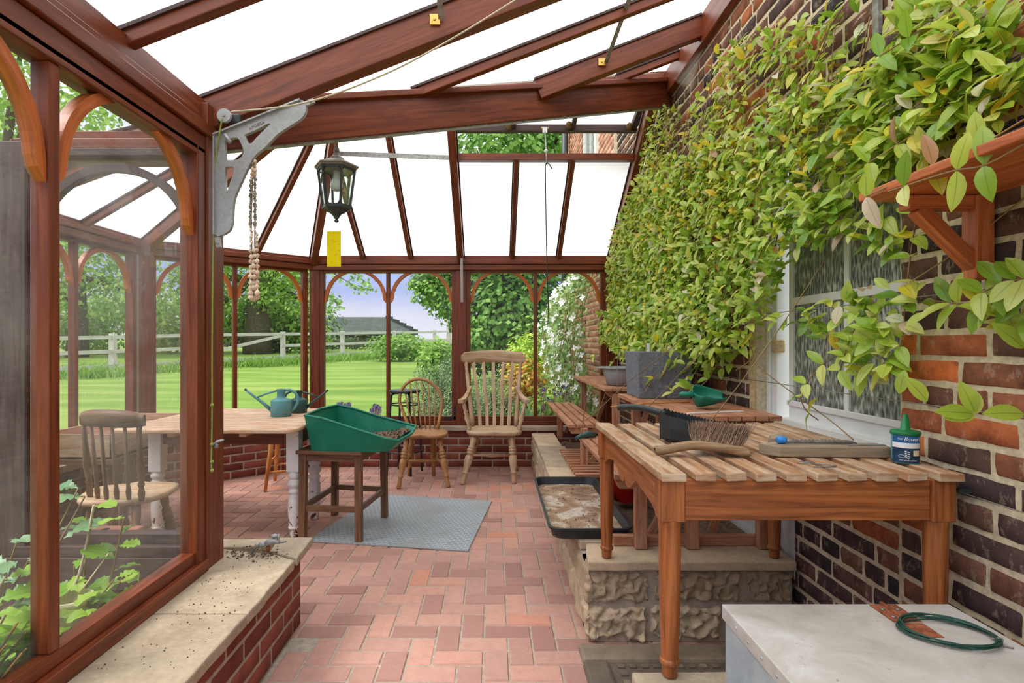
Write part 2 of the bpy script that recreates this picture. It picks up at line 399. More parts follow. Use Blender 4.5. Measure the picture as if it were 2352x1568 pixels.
MT['drain'] = m_brick('dark_drain_stone', [(0, S(112, 102, 92)), (.5, S(134, 122, 110)), (1, S(150, 136, 120))], .5, scale=.8, dirt=S(84, 78, 72))
MT['brush_wood'] = wood('worn_brush_wood', S(104, 78, 52), S(150, 120, 86), S(178, 150, 116), rough=.7, vary=.3)
# ---------------------------------------------------------------- the room: walls, floor, frames, roof
XW = 1.27                                   # face of the house wall
TRIM = [0]
def trim(mb, label, mat='frame', bevel=.004, cat='timber'):
    TRIM[0] += 1
    o = mb.build('trim_%d' % TRIM[0], MT[mat], bevel=bevel); return tag(struct(o), label, cat)

ORANGE = [None]
def brick_tone(p):
    'dark burnt bricks, with the paler orange ones in patches as the wall has them'
    k = N.noise(V((p[1] * .9, p[2] * 1.1, 5))) + (.55 if p[2] < 1.32 and p[2] > .86 and p[1] < 1.75 else 0) + (.2 if p[2] > 1.9 else 0)
    return min(1, max(0, R.gauss(.30, .2) + .45 * max(0, k)))
def rough_face(mb, org, eu, ev, en, w, h, depth, nu=4, nv=3, amp=.003, edge=.008, sc3=30, var=None):
    """a block face: bulged, noisy, rounded off to its edges (w along eu, h along ev, facing en)"""
    org, eu, ev, en = V(org), V(eu), V(ev), V(en)
    us = [0, min(edge, w * .3)] + [w * k / nu for k in range(1, nu)] + [w - min(edge, w * .3), w]
    vs_ = [0, min(edge, h * .3)] + [h * k / nv for k in range(1, nv)] + [h - min(edge, h * .3), h]
    us, vs_ = sorted(us), sorted(vs_); P = []
    for j, b in enumerate(vs_):
        for i, a in enumerate(us):
            p = org + eu * a + ev * b; brd = i in (0, len(us) - 1) or j in (0, len(vs_) - 1)
            q = N.noise_vector(p * sc3)
            d = -depth if brd else N.fractal(p * sc3, 1, 2, 3) * amp
            P.append(p + en * d + (eu * q.x + ev * q.y) * (amp * .7))
    m = len(us); fs = []; uv = []
    for j in range(len(vs_) - 1):
        for i in range(m - 1):
            fs.append((j * m + i, j * m + i + 1, (j + 1) * m + i + 1, (j + 1) * m + i))
            uv.append([(us[i], vs_[j]), (us[i + 1], vs_[j]), (us[i + 1], vs_[j + 1]), (us[i], vs_[j + 1])])
    mb.add(P, fs, uv, var, True)

def brick_face(mb, org, eu, ev, en, w, h, course=.074, L=.225, joint=.010, depth=.01, amp=.003, skip=None, bond='mix', jit=1.0, nu=4, nv=2, tone=None):
    nrow = int(round(h / course)); ch = h / nrow
    for r in range(nrow):
        if bond == 'mix':
            seq = [L / 2 + .002] if r % 4 == 2 else [L]
            off = (.25 if r % 4 == 2 else .5 * (r % 2)) * L
        else: seq = [L]; off = .5 * (r % 2) * L
        a = -off
        while a < w - .004:
            l = seq[0] + R.uniform(-.012, .012) * jit
            a0, a1 = max(a, 0) + joint / 2, min(a + l, w) - joint / 2
            if a1 - a0 > .015:
                b0 = r * ch + joint / 2 + R.uniform(-.002, .002) * jit; hh = ch - joint
                if not (skip and skip((a0 + a1) / 2, b0 + hh / 2, a0, a1)):
                    rough_face(mb, V(org) + V(eu) * a0 + V(ev) * b0, eu, ev, en, a1 - a0, hh, depth, nu, nv, amp * jit, .007, 30, tone(V(org) + V(eu) * a0 + V(ev) * b0) if tone else None)
            a += l

# floor: herringbone pavers, one mesh, over a sand bed
fl = MB()
def paver(x0, y0, x1, y1):
    g = .0018; x0 += g; y0 += g; x1 -= g; y1 -= g; z = R.uniform(-.0015, .0015); t = [R.uniform(-.001, .001) for _ in range(4)]
    e = .006; b = -.006
    vs = [(x0, y0, b), (x1, y0, b), (x1, y1, b), (x0, y1, b), (x0 + e, y0 + e, z + t[0]), (x1 - e, y0 + e, z + t[1]), (x1 - e, y1 - e, z + t[2]), (x0 + e, y1 - e, z + t[3])]
    fl.add(vs, [(4, 5, 6, 7), (0, 1, 5, 4), (1, 2, 6, 5), (2, 3, 7, 6), (3, 0, 4, 7)])
for j in range(-33, 28):
    for i in range(-30, 14):
        x = -.0376 + .1 * i; y = 2.313 - .1 * j
        if x < -.9 and y < 2.35: continue
        if x < -3.0 or x > 1.3 or y < -.6 or y > 5.6: continue
        if x > .45 and y > 2.4: continue
        k = (i + j) % 4
        if k == 0: paver(x, y, x + .2, y + .1)
        elif k == 2: paver(x, y - .1, x + .1, y + .1)
floor = struct(fl.build('floor', MT['paver'])); tag(floor, 'pink block paving laid in herringbone across the conservatory floor', 'floor')
bed = MB(); bed.box((-3.4, -1, -.08), (1.4, 5.8, -.004)); bed.build('sand_joints', MT['grey_mortar'], floor)

# house wall on the right
DY0, DY1, DZ0, DZ1 = 1.712, 2.652, .87, 2.12         # the old glazed opening
hw = MB()
def door_gap(a, b, a0, a1):
    y0, y1 = -.6 + a0, -.6 + a1
    return DZ0 < b < DZ1 and y1 > DY0 - .005 and y0 < DY1 + .005
def wall_bricks(y0, y1, z0, z1): brick_face(hw, (XW, y0, z0), (0, 1, 0), (0, 0, 1), (-1, 0, 0), y1 - y0, z1 - z0, skip=None, depth=.009, amp=.0055, tone=brick_tone)
wall_bricks(-.6, DY0, 0, DZ1 - .02); wall_bricks(DY1, 5.62, 0, DZ1 - .02); wall_bricks(DY0, DY1, 0, DZ0); wall_bricks(-.6, 5.62, DZ1 - .02, 3.45)
wall_r = tag(struct(hw.build('wall_right', MT['house_brick'])), 'old dark and orange brick house wall on the right, behind the climber', 'wall')
mo = MB(); m0, m1 = XW + .005, XW + .2
for lo, hi in (((m0, -.6, -.05), (m1, DY0, 3.45)), ((m0, DY1, -.05), (m1, 5.62, 3.45)), ((m0, DY0, -.05), (m1, DY1, DZ0)), ((m0, DY0, DZ1), (m1, DY1, 3.45))): mo.box(lo, hi)
mo.build('mortar', MT['mortar'], wall_r)
rv = MB(); rough_face(rv, (XW - .004, DY1 + .003, DZ0), (1, 0, 0), (0, 0, 1), (0, -1, 0), .1, DZ1 - DZ0, .004, 3, 30, .004, .006, 22)
rv.box((XW - .004, DY1, DZ0), (XW + .004, DY1 + .05, DZ1 - .3)); rv.build('reveal_render', MT['render'], wall_r)

# white glazed door standing in the opening
dx = XW + .075
d1 = tag(struct(empty('window_10', (dx, (DY0 + DY1) / 2, DZ0))), 'white casement window with rippled glass panes in the house wall', 'window')
fr = MB()
fr.box((dx - .01, DY1 - .075, DZ0), (dx + .05, DY1, DZ1)); fr.box((dx - .01, DY0, DZ0), (dx + .05, DY0 + .05, DZ1)); fr.box((dx - .01, DY0, DZ1 - .06), (dx + .05, DY1, DZ1))
fr.box((dx - .022, DY1 - .03, DZ0), (dx - .01, DY1, DZ1)); fr.box((dx - .03, DY0, DZ0), (dx + .05, DY1, DZ0 + .035)); fr.build('window_frame', MT['white_paint'], d1, bevel=.004)
lf = MB(); ya, yb = DY0 + .05, DY1 - .14
lf.box((dx + .012, ya, DZ0 + .03), (dx + .045, yb, .98)); lf.box((dx + .012, ya, .98), (dx + .045, ya + .012, 2.05)); lf.box((dx + .012, yb - .03, .98), (dx + .045, yb, 2.05))
lf.box((dx + .012, ya, 1.985), (dx + .045, yb, 2.06)); lf.box((dx + .014, ya, 1.415), (dx + .043, yb, 1.45)); ym = ya + (yb - ya) * .46
lf.box((dx + .014, ym - .014, .98), (dx + .043, ym + .014, 2.0)); lf.box((dx + .002, ya, .96), (dx + .012, yb, .985)); lf.build('casement', MT['white_paint'], d1, bevel=.003)
hn = MB(); hn.box((dx - .03, DY1 - .1, 1.2), (dx + .02, DY1 - .06, 1.26)); hn.build('latch_keep', MT['render'], d1, bevel=.008)
gl = MB(); gl.box((dx + .024, ya, .97), (dx + .03, yb, 2.03))
def m_ripple():
    t = NT('rippled_obscure_glass'); ob = t.uv(1, 1, True)
    mp = t.n('Mapping'); tc = t.n('TexCoord'); mp.inputs['Scale'].default_value = (40, 44, 13); t.l(tc.outputs['Object'], mp.inputs[0])
    vo = t.n('TexVoronoi'); vo.feature = 'SMOOTH_F1'; vo.inputs['Scale'].default_value = 2.2; t.l(mp.outputs[0], vo.inputs['Vector'])
    p = t.principled(t.ramp(vo.outputs[0], [(.15, S(74, 78, 68)), (.45, S(128, 132, 120)), (.75, S(200, 206, 194))]), .15, vo.outputs[0], 1, .02, .8); return t.m
MT['ripple'] = m_ripple(); gl.build('rippled_pane', MT['ripple'], d1)

# low brick walls of the bay and stone sills
ww = MB(); brick_face(ww, (XW - .004, 2.33, .25), (0, 1, 0), (0, 0, 1), (-1, 0, 0), 1.3, .52, depth=.008, amp=.004); ww.box((XW - .005, 2.3, .25), (XW, 3.65, .77)); ww.build('whitewash', plain('flaking_whitewash', S(206, 204, 200), .9, .1, 0, .14, 14, .5), wall_r)
P0, P1, P2, P3, P4, P5 = (XW, 5.5), (-1.81, 5.5), (-2.92, 4.57), (-2.92, 3.2), (-2.02, 2.44), (-.85, 2.44)
ZS = .42                                       # sill top of the far walls
def low_wall(name, a, b, z1, label, thick=.28, sidegrow=0.0, L=.225):
    a, b = V((*a, 0)), V((*b, 0)); e = (b - a).normalized(); n = V((e.y, -e.x, 0)); m = MB()   # inner face on the right of a->b
    brick_face(m, a, e, (0, 0, 1), n, (b - a).length, z1, .075, L, .011, .005, .0012, bond='half', jit=.3)
    w = tag(struct(m.build(name, MT['low_brick'])), label, 'wall'); k = MB()
    k.prism([(0, 0), ((b - a).length, 0), ((b - a).length + sidegrow, thick), (-sidegrow, thick)], a - n * .004, e, -n, (0, 0, z1)); k.build('mortar', MT['grey_mortar'], w); return w
low_wall('wall_back', P1, P0, ZS - .05, 'low red brick wall under the far arched windows, behind the chairs')
low_wall('wall_bay', P2, P1, ZS - .05, 'low red brick wall angled behind the pine table')
low_wall('wall_end', P3, P2, ZS - .05, 'low brick wall at the far left end of the bay')
low_wall('wall_corner', P4, P3, ZS - .05, 'low brick wall at the near left corner of the bay')
lw = low_wall('wall_left', (-.85, -.6), (-.85, 2.42), .305, 'low red brick wall under the left window, below the stone sill')
k = MB(); brick_face(k, (-.85, 2.42, 0), (-1, 0, 0), (0, 0, 1), (0, 1, 0), 1.2, .305, .075, .225, .011, .005, .001, bond='half', jit=.3); k.box((-2.0, 2.345, 0), (-.86, 2.416, .302)); k.build('return_face', MT['low_brick'], lw)
def slab(mb, poly, z0, z1, var=None):
    """a stone with slightly uneven edges"""
    pts = []
    for i in range(len(poly)):
        a, b = V((*poly[i], 0)), V((*poly[(i + 1) % len(poly)], 0)); n = max(2, int((b - a).length / .04))
        for k2 in range(n):
            p = a.lerp(b, k2 / n); q = N.noise_vector(p * 13) * .005; pts.append((p.x + q.x, p.y + q.y))
    mb.prism(pts, (0, 0, z0), (1, 0, 0), (0, 1, 0), (0, 0, z1 - z0), var)
def sill(poly, z0, z1, label):
    m = MB(); slab(m, poly, z0, z1); return trim(m, label, 'stone', .006, 'sill stone')
sill([(-1.19, .3), (-.815, .3), (-.815, 1.815), (-1.19, 1.815)], .305, .345, 'buff stone sill slab nearest the camera, with white bloom')
sill([(-1.19, 1.82), (-.815, 1.82), (-.825, 2.27), (-.93, 2.33), (-1.19, 2.40)], .305, .345, 'buff stone sill slab between the near slab and the tap')
sill([(-.965, 2.36), (-.82, 2.285), (-.835, 2.53), (-.99, 2.53)], .31, .348, 'broken buff corner sill stone beyond the tap')
sill([(-2.0, 2.30), (-1.2, 2.42), (-1.0, 2.44), (-1.0, 2.53), (-2.0, 2.5)], .303, .343, 'buff sill stone running left behind the corner post')
for a, b, lb in ((P1, P0, 'pale stone sill under the far arched windows'), (P2, P1, 'pale stone sill of the angled bay window'), (P3, P2, 'pale stone sill at the far left end of the bay'), (P4, P3, 'pale stone sill of the near left bay corner')):
    A, B = V((*a, 0)), V((*b, 0)); e = (B - A).normalized(); n = V((e.y, -e.x, 0)); m = MB()
    q = [A + n * .025, B + n * .025, B - n * .2, A - n * .2]; m.prism([(p.x, p.y) for p in q], (0, 0, ZS - .05), (1, 0, 0), (0, 1, 0), (0, 0, .05)); trim(m, lb, 'stone', .005, 'sill')

# arched window frames
WIN = [0]
def window(a, b, z0, z1, label, glass='glass', set_in=.06, panes=2, zsp=1.69, frame='frame', jw=.05):
    """frame from a to b (plan), inside on the right of a->b; bottom rail at z0, head at z1"""
    WIN[0] += 1
    A, B = V((*a, 0)), V((*b, 0)); L = (B - A).length; e = (B - A) / L; n = V((e.y, -e.x, 0)); o = A - n * set_in; up = V((0, 0, 1))
    w = tag(struct(empty('window_%d' % WIN[0], A.lerp(B, .5) + up * z0 - n * set_in)), label, 'window')
    def bx(mb, u0, u1, zz0, zz1, d0, d1):
        c = []
        for i in range(8): c.append(o + e * (u1 if i & 1 else u0) + n * (d1 if i & 2 else d0) + up * (zz1 if i & 4 else zz0))
        mb.hexa(c, None, 0 if (u1 - u0) > (zz1 - zz0) else 2)
    f = MB(); bx(f, 0, jw, z0, z1, -.04, .03); bx(f, L - jw, L, z0, z1, -.04, .03); bx(f, jw, L - jw, z1 - .035, z1, -.04, .03)
    bx(f, jw, L - jw, z0 + .045, z0 + .09, -.035, .02); bx(f, 0, L, z0, z0 + .045, -.05, .045)
    f.build('frame', MT[frame], w, bevel=.004)
    gt, gb = z1 - .035, z0 + .09; pw = (L - 2 * jw - (panes - 1) * .036) / panes; us = []
    for k in range(panes):
        u0 = jw + k * (pw + .036); us.append(u0)
        if k:
            mm = MB(); bx(mm, u0 - .036, u0, gb, gt, -.03, .022); mm.build('mullion', MT[frame], w, bevel=.004)
    for u0 in us:
        c, r = u0 + pw / 2, pw / 2; rin = r - .034
        tmax = math.asin(min(1, (gt - zsp) / rin)) if rin > gt - zsp else PI / 2
        for sg in (1, -1):
            am = MB(); P = []; n_ = 14
            for k in range(n_ + 1):
                t = -.12 + (tmax + .12) * k / n_; co, si = math.cos(t), math.sin(t)
                for rr in (r, rin):
                    hz = zsp + (si * rr if t >= 0 else t * r * 1.0); uu = c + sg * (rr * (co if t >= 0 else 1) if rr == r else (rin + (r - rin) * (0 if t >= 0 else -t / .12)) * (co if t >= 0 else 1))
                    hz = min(hz, gt)
                    for d in (-.02, .014): P.append(o + e * uu + n * d + up * hz)
            fs = []; uv = []
            for k in range(n_):
                b0, b1 = 4 * k, 4 * k + 4
                for q in ((0, 1, 5, 4), (3, 2, 6, 7), (1, 3, 7, 5), (2, 0, 4, 6)):
                    fs.append(tuple(b0 + i for i in q)); uv.append([(k * .04, 0), (k * .04, .03), (k * .04 + .04, .03), (k * .04 + .04, 0)])
            fs += [(0, 2, 3, 1), (4 * n_, 4 * n_ + 1, 4 * n_ + 3, 4 * n_ + 2)]; uv += [[(0, 0)] * 4] * 2
            am.add(P, fs, uv); am.build('arch', MT['arch' if frame == 'frame' else frame], w)
    for u0 in us:
        g = MB(); q = [o + e * uu + up * zz - n * .012 for uu, zz in ((u0 - .005, gb - .005), (u0 + pw + .005, gb - .005), (u0 + pw + .005, gt + .005), (u0 - .005, gt + .005))]
        g.add(q, [(0, 1, 2, 3)], [[(0, 0), (1, 0), (1, 1), (0, 1)]]); g.build('pane', MT[glass], w)
    return w
ZH = 1.995
def mid(a, b, t): return (a[0] + (b[0] - a[0]) * t, a[1] + (b[1] - a[1]) * t)
xm = -.325                                       # post between the two far windows
window((-1.765, 5.5), (xm - .045, 5.5), ZS, ZH, 'twin arched window in the far wall left of the centre post')
window((xm + .045, 5.5), (1.135, 5.5), ZS, ZH, 'twin arched window in the far wall behind the lath back armchair')
window(mid(P2, P1, .03), mid(P2, P1, .97), ZS, ZH, 'twin arched window of the angled bay behind the pine table')
window(mid(P3, P2, .03), mid(P3, P2, .97), ZS, ZH, 'twin arched window at the far left end of the bay', 'glass')
window(mid(P4, P3, .03), mid(P4, P3, .97), ZS, ZH, 'twin arched window of the near left bay corner')
XL = -1.14
window((XL, .70), (XL, 2.165), .345, 2.01, 'large dusty arched window on the left, nearest the camera', 'dirty_glass', .03, zsp=1.70, jw=.055)
window((XL, -.6), (XL, .66), .345, 2.01, 'arched left window beside the camera', 'dirty_glass', .03, zsp=1.70)
window((-2.02, 2.34), (-1.22, 2.34), .345, 2.07, 'single arched window facing the camera behind the left glass', 'glass', .0, 1, zsp=1.66, frame='outer')

def pole(x, y, z0, z1, w, d, label, rot=0.0, mat='frame'):
    m = MB(); c, s_ = math.cos(rot), math.sin(rot)
    pts = [(a * w / 2, b * d / 2) for a, b in ((-1, -1), (1, -1), (1, 1), (-1, 1))]
    q = [V((x + a * c - b * s_, y + a * s_ + b * c, 0)) for a, b in pts]
    m.hexa([q[[0, 1, 3, 2][i % 4]] + V((0, 0, z1 if i & 4 else z0)) for i in range(8)], None, 2)
    return trim(m, label, mat, cat='post')
pole(XL - .045, 2.235, .345, 2.2, .105, .13, 'red-brown corner post carrying the cast bracket')
pole(-1.815, 5.545, ZS, ZH + .02, .09, .09, 'post where the far wall meets the angled bay', .35)
pole(-2.93, 4.60, ZS, ZH + .02, .11, .11, 'post at the far left corner of the bay', .8)
pole(-2.96, 3.17, ZS, ZH + .02, .11, .11, 'post at the near left corner of the bay', .8)
pole(-2.04, 2.36, .345, ZH + .1, .14, .12, 'weathered post behind the left window', 0, 'outer')
pole(xm, 5.55, ZS, ZH + .02, .1, .09, 'centre post between the two far twin windows')
pole(1.19, 5.55, ZS, ZH + .1, .11, .1, 'end post of the far wall against the house brickwork')
m = MB(); m.box((XW - .03, 5.62, .3), (XW + .05, 5.75, 2.1)); trim(m, 'outer edge post against the house wall', cat='post')

# eaves
def eave(a, b, z, label, inn=.0, drop=.1):
    A, B = V((*a, 0)), V((*b, 0)); e = (B - A).normalized(); n = V((e.y, -e.x, 0)); m = MB()
    for zz0, zz1, d in ((z - drop, z - .048, .02), (z - .045, z, .035), (z, z + .045, .0)):
        q0, q1 = A + n * (d - inn), B + n * (d - inn); w = n * -.1
        c = [(q1 if i & 1 else q0) + (w if not i & 2 else V((0, 0, 0))) + V((0, 0, zz1 if i & 4 else zz0)) for i in range(8)]
        m.hexa(c, None, 0)
    return trim(m, label, cat='eaves beam')
eave(P1, (XW, 5.5), 2.085, 'moulded eaves beam over the far arched windows')
eave(P2, P1, 2.085, 'moulded eaves beam over the angled bay window')
eave(P3, P2, 2.085, 'moulded eaves beam at the far left end of the bay')
eave(P4, P3, 2.085, 'moulded eaves beam of the near left bay corner')
eave((XL - .02, -.6), (XL - .02, 2.25), 2.11, 'deep eaves beam along the top of the left window', drop=.12)
m = MB(); m.box((-1.215, -.6, 2.11), (-1.165, 2.25, 2.225)); trim(m, 'dark gutter board above the left eaves beam', cat='board')
eave((-2.05, 2.37), (-1.2, 2.37), 2.12, 'eaves beam over the single window behind the left glass', drop=.09)

# roof timbers; SL is the pitch of the near lean-to
ZE, SL = 2.24, .389
def zn(x): return ZE + SL * (x + 1.2)
ZF, SF = 2.11, .678
def zf(y): return ZF + SF * (5.52 - y)
def vy(x): return 2.28 + .668 * (x + 1.2)
AP = V((-1.08, 3.93, zf(3.93))); WR = V((XW, 3.93, zf(3.93)))
def rafter(p, q, w, h, label, mat='frame'):
    """p, q on the underside of the roof sheet; the timber hangs below it"""
    p, q = V(p), V(q); m = MB(); d = q - p; u = V((0, 0, 1)) - d.normalized() * d.normalized().z; u.normalize()
    m.bar(p - u * h / 2, q - u * h / 2, w, h)
    o = trim(m, label, mat, cat='rafter'); g = MB(); g.bar(p - u * .006, q - u * .006, w + .022, .012); g.build('glazing_strip', MT['outer'], o); return o
for y, w, h, lb in ((.75, .045, .06, 'slim roof bar nearest the camera, overhead left'), (1.25, .06, .12, 'deep rafter nearest the camera overhead'), (1.76, .042, .055, 'slim roof bar at the upper left corner of the picture'),
                    (2.25, .07, .135, 'deep rafter rising from the corner post')):
    rafter((-1.19, y, zn(-1.19)), (XW - .05, y, zn(XW - .05)), w, h, lb)
for y, w, h, lb in ((2.80, .042, .055, 'slim roof bar springing from the valley beam left of centre'), (3.24, .06, .125, 'bright deep rafter from the valley beam to the house wall'), (3.62, .042, .055, 'short slim roof bar near the cobwebbed corner')):
    x0 = -1.2 + (y - 2.28) / .668
    rafter((x0, y, zn(x0)), (XW - .05, y, zn(XW - .05)), w, h, lb)
m = MB(); c0, c1 = V((-1.19, 2.285, 2.20)), V((XW - .02, 3.915, WR.z - .05))
m.bar(c0 - V((0, 0, .062)), c1 - V((0, 0, .10)), .055, .19)
valley = trim(m, 'long valley beam crossing the roof from the corner post to the house wall', cat='beam')
m = MB(); d = (c1 - c0); sd = V((d.y, -d.x, 0)).normalized()
m.bar(c0 + sd * .04 + V((0, 0, .032)), c1 + sd * .04 + V((0, 0, -.02)), .03, .03); trim(m, 'glazing bead along the top of the valley beam', cat='bead')
m = MB(); m.bar(c0 - V((0, 0, .162)), c1 - V((0, 0, .2)), .035, .014); trim(m, 'pale metal strip under the valley beam', 'steel', 0, 'strip')
m = MB(); m.box((XW - .045, -.6, zn(XW) - .19), (XW, 3.93, zn(XW) - .02)); trim(m, 'wall plate board at the top of the brickwork', cat='board')
m = MB(); m.bar(AP - V((0, 0, .05)), WR - V((0, 0, .05)), .05, .1); trim(m, 'ridge board of the bay roof', cat='ridge')
ye = 5.5
for x, w, h, lb in ((-.325, .06, .10, 'deep rafter over the centre post'), (1.19, .075, .10, 'end rafter of the bay roof against the house wall')):
    rafter((x, ye, zf(ye)), (x, 3.95, zf(3.95)), w, h, lb)
VY = 4.50                                        # lower edge of the roof vent
for x, lb in ((.19, 'slim roof bar below the vent, left one'), (.655, 'slim roof bar below the vent, right one')):
    rafter((x, ye, zf(ye)), (x, VY, zf(VY)), .036, .05, lb)
m = MB(); m.bar((-.29, VY, zf(VY) - .03), (1.15, VY, zf(VY) - .03), .07, .055); trim(m, 'cross bar under the open roof vent', cat='bar')
def hip_at(x):                                   # where the bar at x meets the hip P1-AP
    t = (x - P1[0]) / (AP.x - P1[0]); return 5.52 + (AP.y - 5.52) * t
for x, lb in ((-1.31, 'short slim bar rising to the hip behind the lantern'),):
    rafter((x, ye, zf(ye)), (x, hip_at(x), zf(hip_at(x))), .038, .05, lb)
rafter((-.83, ye, zf(ye)), (-.83, 3.95, zf(3.95)), .038, .05, 'slim roof bar midway between lantern and centre rafter')
hips = ((P1, 'hip rafter rising from the far left post behind the lantern'), (P2, 'hip rafter from the far left corner of the bay'), (P3, 'hip rafter from the near left corner of the bay'), (P4, 'hip rafter above the single window'))
for p, lb in hips: rafter((p[0], p[1], ZF), AP, .065, .10, lb)
def jack(a, b, t, s_, lb):
    A, B = V((*a, ZF)), V((*b, ZF)); p = A.lerp(B, t); e = (B - A).normalized(); n = V((e.y, -e.x, 0)); base = B if t > .5 else A
    # climbs at right angles to the eave until it meets the hip on its side
    hip = AP - base; den = hip.x * e.y - hip.y * e.x
    best = min((abs((base + hip * k / 200 - p).dot(e)), k) for k in range(1, 200))[1]
    rafter(p, base + hip * best / 200, .04, .05, lb)
jack(P2, P1, .62, 0, 'slanting slim bar left of the lantern'); jack(P2, P1, .28, 0, 'slanting slim bar behind the cast bracket')
jack(P3, P2, .5, 0, 'slim roof bar over the far left end'); jack(P4, P3, .5, 0, 'slim roof bar over the near left bay corner')
for t in (.3, .62):
    x = -2.02 + 1.0 * t * .9; rafter((x, 2.42, 2.12), (x + .05, 3.2, 2.12 + .78 * .65), .04, .05, 'slim bar of the roof over the single window, %s' % ('left' if t < .5 else 'right'))
m = MB(); m.bar(px(760, 352, 4.42), px(1032, 362, 4.42), .012, .035); trim(m, 'flat steel tie across the bay roof', 'steel', 0, 'tie bar')

# translucent roof sheets
CE = [0]
def sheet(polys, label):
    CE[0] += 1; m = MB()
    for P, ex in polys:
        P = [V(p) for p in P]; ex = V(ex).normalized(); nn = (P[1] - P[0]).cross(P[2] - P[0]).normalized(); ey = nn.cross(ex)
        m.add(P, [tuple(range(len(P)))], [[(p.dot(ex), p.dot(ey)) for p in P]])
    o = m.build('ceiling' if CE[0] == 1 else 'ceiling_%d' % CE[0], MT['poly']); return tag(struct(o), label, 'roof sheet')
z0n = lambda x, y: (x, y, zn(x) + .004)
sheet([([z0n(-1.22, -.6), z0n(-1.22, 2.27), z0n(XW, 3.93), z0n(XW, -.6)], (0, 1, 0))], 'white translucent roof sheet over the near end')
f_ = lambda x, y: (x, y, zf(y) + .004)
vt = 3.98
sheet([([f_(P1[0], 5.54), f_(-.325, 5.54), f_(-.325, vt), f_(AP.x, 3.93)], (1, 0, 0)), ([f_(-.325, 5.54), f_(XW, 5.54), f_(XW, VY), f_(-.325, VY)], (1, 0, 0)), ([f_(1.19, VY), f_(XW, VY), f_(XW, vt), f_(1.19, vt)], (1, 0, 0))], 'white ribbed roof sheet over the far arched windows')
up = V((0, 0, .004))
def tri(a, b, lb):
    A, B = V((*a, ZF)), V((*b, ZF)); sheet([([A + up, B + up, AP + up], B - A)], lb)
tri(P2, P1, 'ribbed roof sheet over the angled bay'); tri(P3, P2, 'ribbed roof sheet over the far left end'); tri(P4, P3, 'ribbed roof sheet over the near left bay corner')
sheet([([(-2.02, 2.44, 2.12), (-1.2, 2.28, 2.235), tuple(AP + up)], (1, 0, 0)), ([(-1.2, 2.28, 2.235), tuple(WR + up), tuple(AP + up)], (1, 0, 0))], 'ribbed roof sheet behind the valley beam')

# the open vent sash, hinged at the ridge
vs = thing('roof_vent', 'open roof vent sash of ribbed sheet above the steel winder', 'roof vent', (.42, 3.97, zf(3.97)))
th = math.radians(34.2 - 18.5); lv = .60
def vp(x, t, dz=0.0): return V((x, 3.97 + t * math.cos(th), zf(3.97) + .03 - t * math.sin(th) + dz))
m = MB(); m.bar(vp(-.33, lv), vp(1.19, lv), .06, .055)
for x in (-.30, 1.16): m.bar(vp(x, 0), vp(x, lv), .05, .05)
m.bar(vp(-.33, 0), vp(1.19, 0), .05, .05); m.build('sash_frame', MT['outer'], vs, bevel=.003)
for x in (.17, .66):
    m = MB(); m.bar(vp(x, 0), vp(x, lv), .034, .045); m.build('glazing_bar', MT['outer'], vs)
m = MB(); P = [vp(-.32, 0, .02), vp(1.18, 0, .02), vp(1.18, lv, .02), vp(-.32, lv, .02)]; m.add(P, [(0, 1, 2, 3)], [[(p.x, p.y) for p in P]]); m.build('sheet', MT['poly'], vs)

MT['moss'] = plain('dry_moss', S(112, 92, 52), .95, .1, 0, .5, 120, 1)
for x, t_ in ((.13, .555), (.62, .54), (1.12, .555)):
    m = MB(); c = vp(x, t_, -.01)
    m.grid(lambda u, v: c + V((math.cos(u * 6.2832) * math.sin(v * PI), math.sin(u * 6.2832) * math.sin(v * PI), math.cos(v * PI) * 1.3)) * .026 * (1 + .25 * N.noise(V((u * 9, v * 9, x)))), 12, 8); m.build('moss_tuft', MT['moss'], vs)
# ---------------------------------------------------------------- daylight and camera
w = bpy.data.worlds.new('sky'); sc.world = w; w.use_nodes = True; nt = w.node_tree; nt.nodes.clear()
out = nt.nodes.new('ShaderNodeOutputWorld'); bg = nt.nodes.new('ShaderNodeBackground'); tc = nt.nodes.new('ShaderNodeTexCoord'); sx = nt.nodes.new('ShaderNodeSeparateXYZ')
nt.links.new(tc.outputs['Generated'], sx.inputs[0]); rp = nt.nodes.new('ShaderNodeValToRGB'); e = rp.color_ramp.elements
for p, c in ((.0, (.30, .36, .2, 1)), (.49, (.5, .55, .45, 1)), (.5, (.50, .50, .54, 1)), (.525, (.44, .45, .53, 1)), (.55, (.27, .32, .52, 1)), (.60, (.27, .33, .53, 1)), (.70, (.8, .83, .9, 1)), (.85, (1.35, 1.35, 1.35, 1))):
    k = e.new(p); k.color = c
e.remove(e[0]); e.remove(e[-1])
nz = nt.nodes.new('ShaderNodeTexNoise'); nz.inputs['Scale'].default_value = 3.5; nz.inputs['Detail'].default_value = 5
mpn = nt.nodes.new('ShaderNodeMapping'); mpn.inputs['Scale'].default_value = (1, 1, 6); nt.links.new(tc.outputs['Generated'], mpn.inputs[0]); nt.links.new(mpn.outputs[0], nz.inputs['Vector'])
ma = nt.nodes.new('ShaderNodeMath'); ma.operation = 'MULTIPLY_ADD'; ma.inputs[1].default_value = .5; ma.inputs[2].default_value = .5; nt.links.new(sx.outputs['Z'], ma.inputs[0])
mb_ = nt.nodes.new('ShaderNodeMath'); mb_.operation = 'MULTIPLY_ADD'; mb_.inputs[1].default_value = .03; nt.links.new(nz.outputs[0], mb_.inputs[0]); nt.links.new(ma.outputs[0], mb_.inputs[2])
sb = nt.nodes.new('ShaderNodeMath'); sb.operation = 'SUBTRACT'; sb.inputs[1].default_value = .015; nt.links.new(mb_.outputs[0], sb.inputs[0])
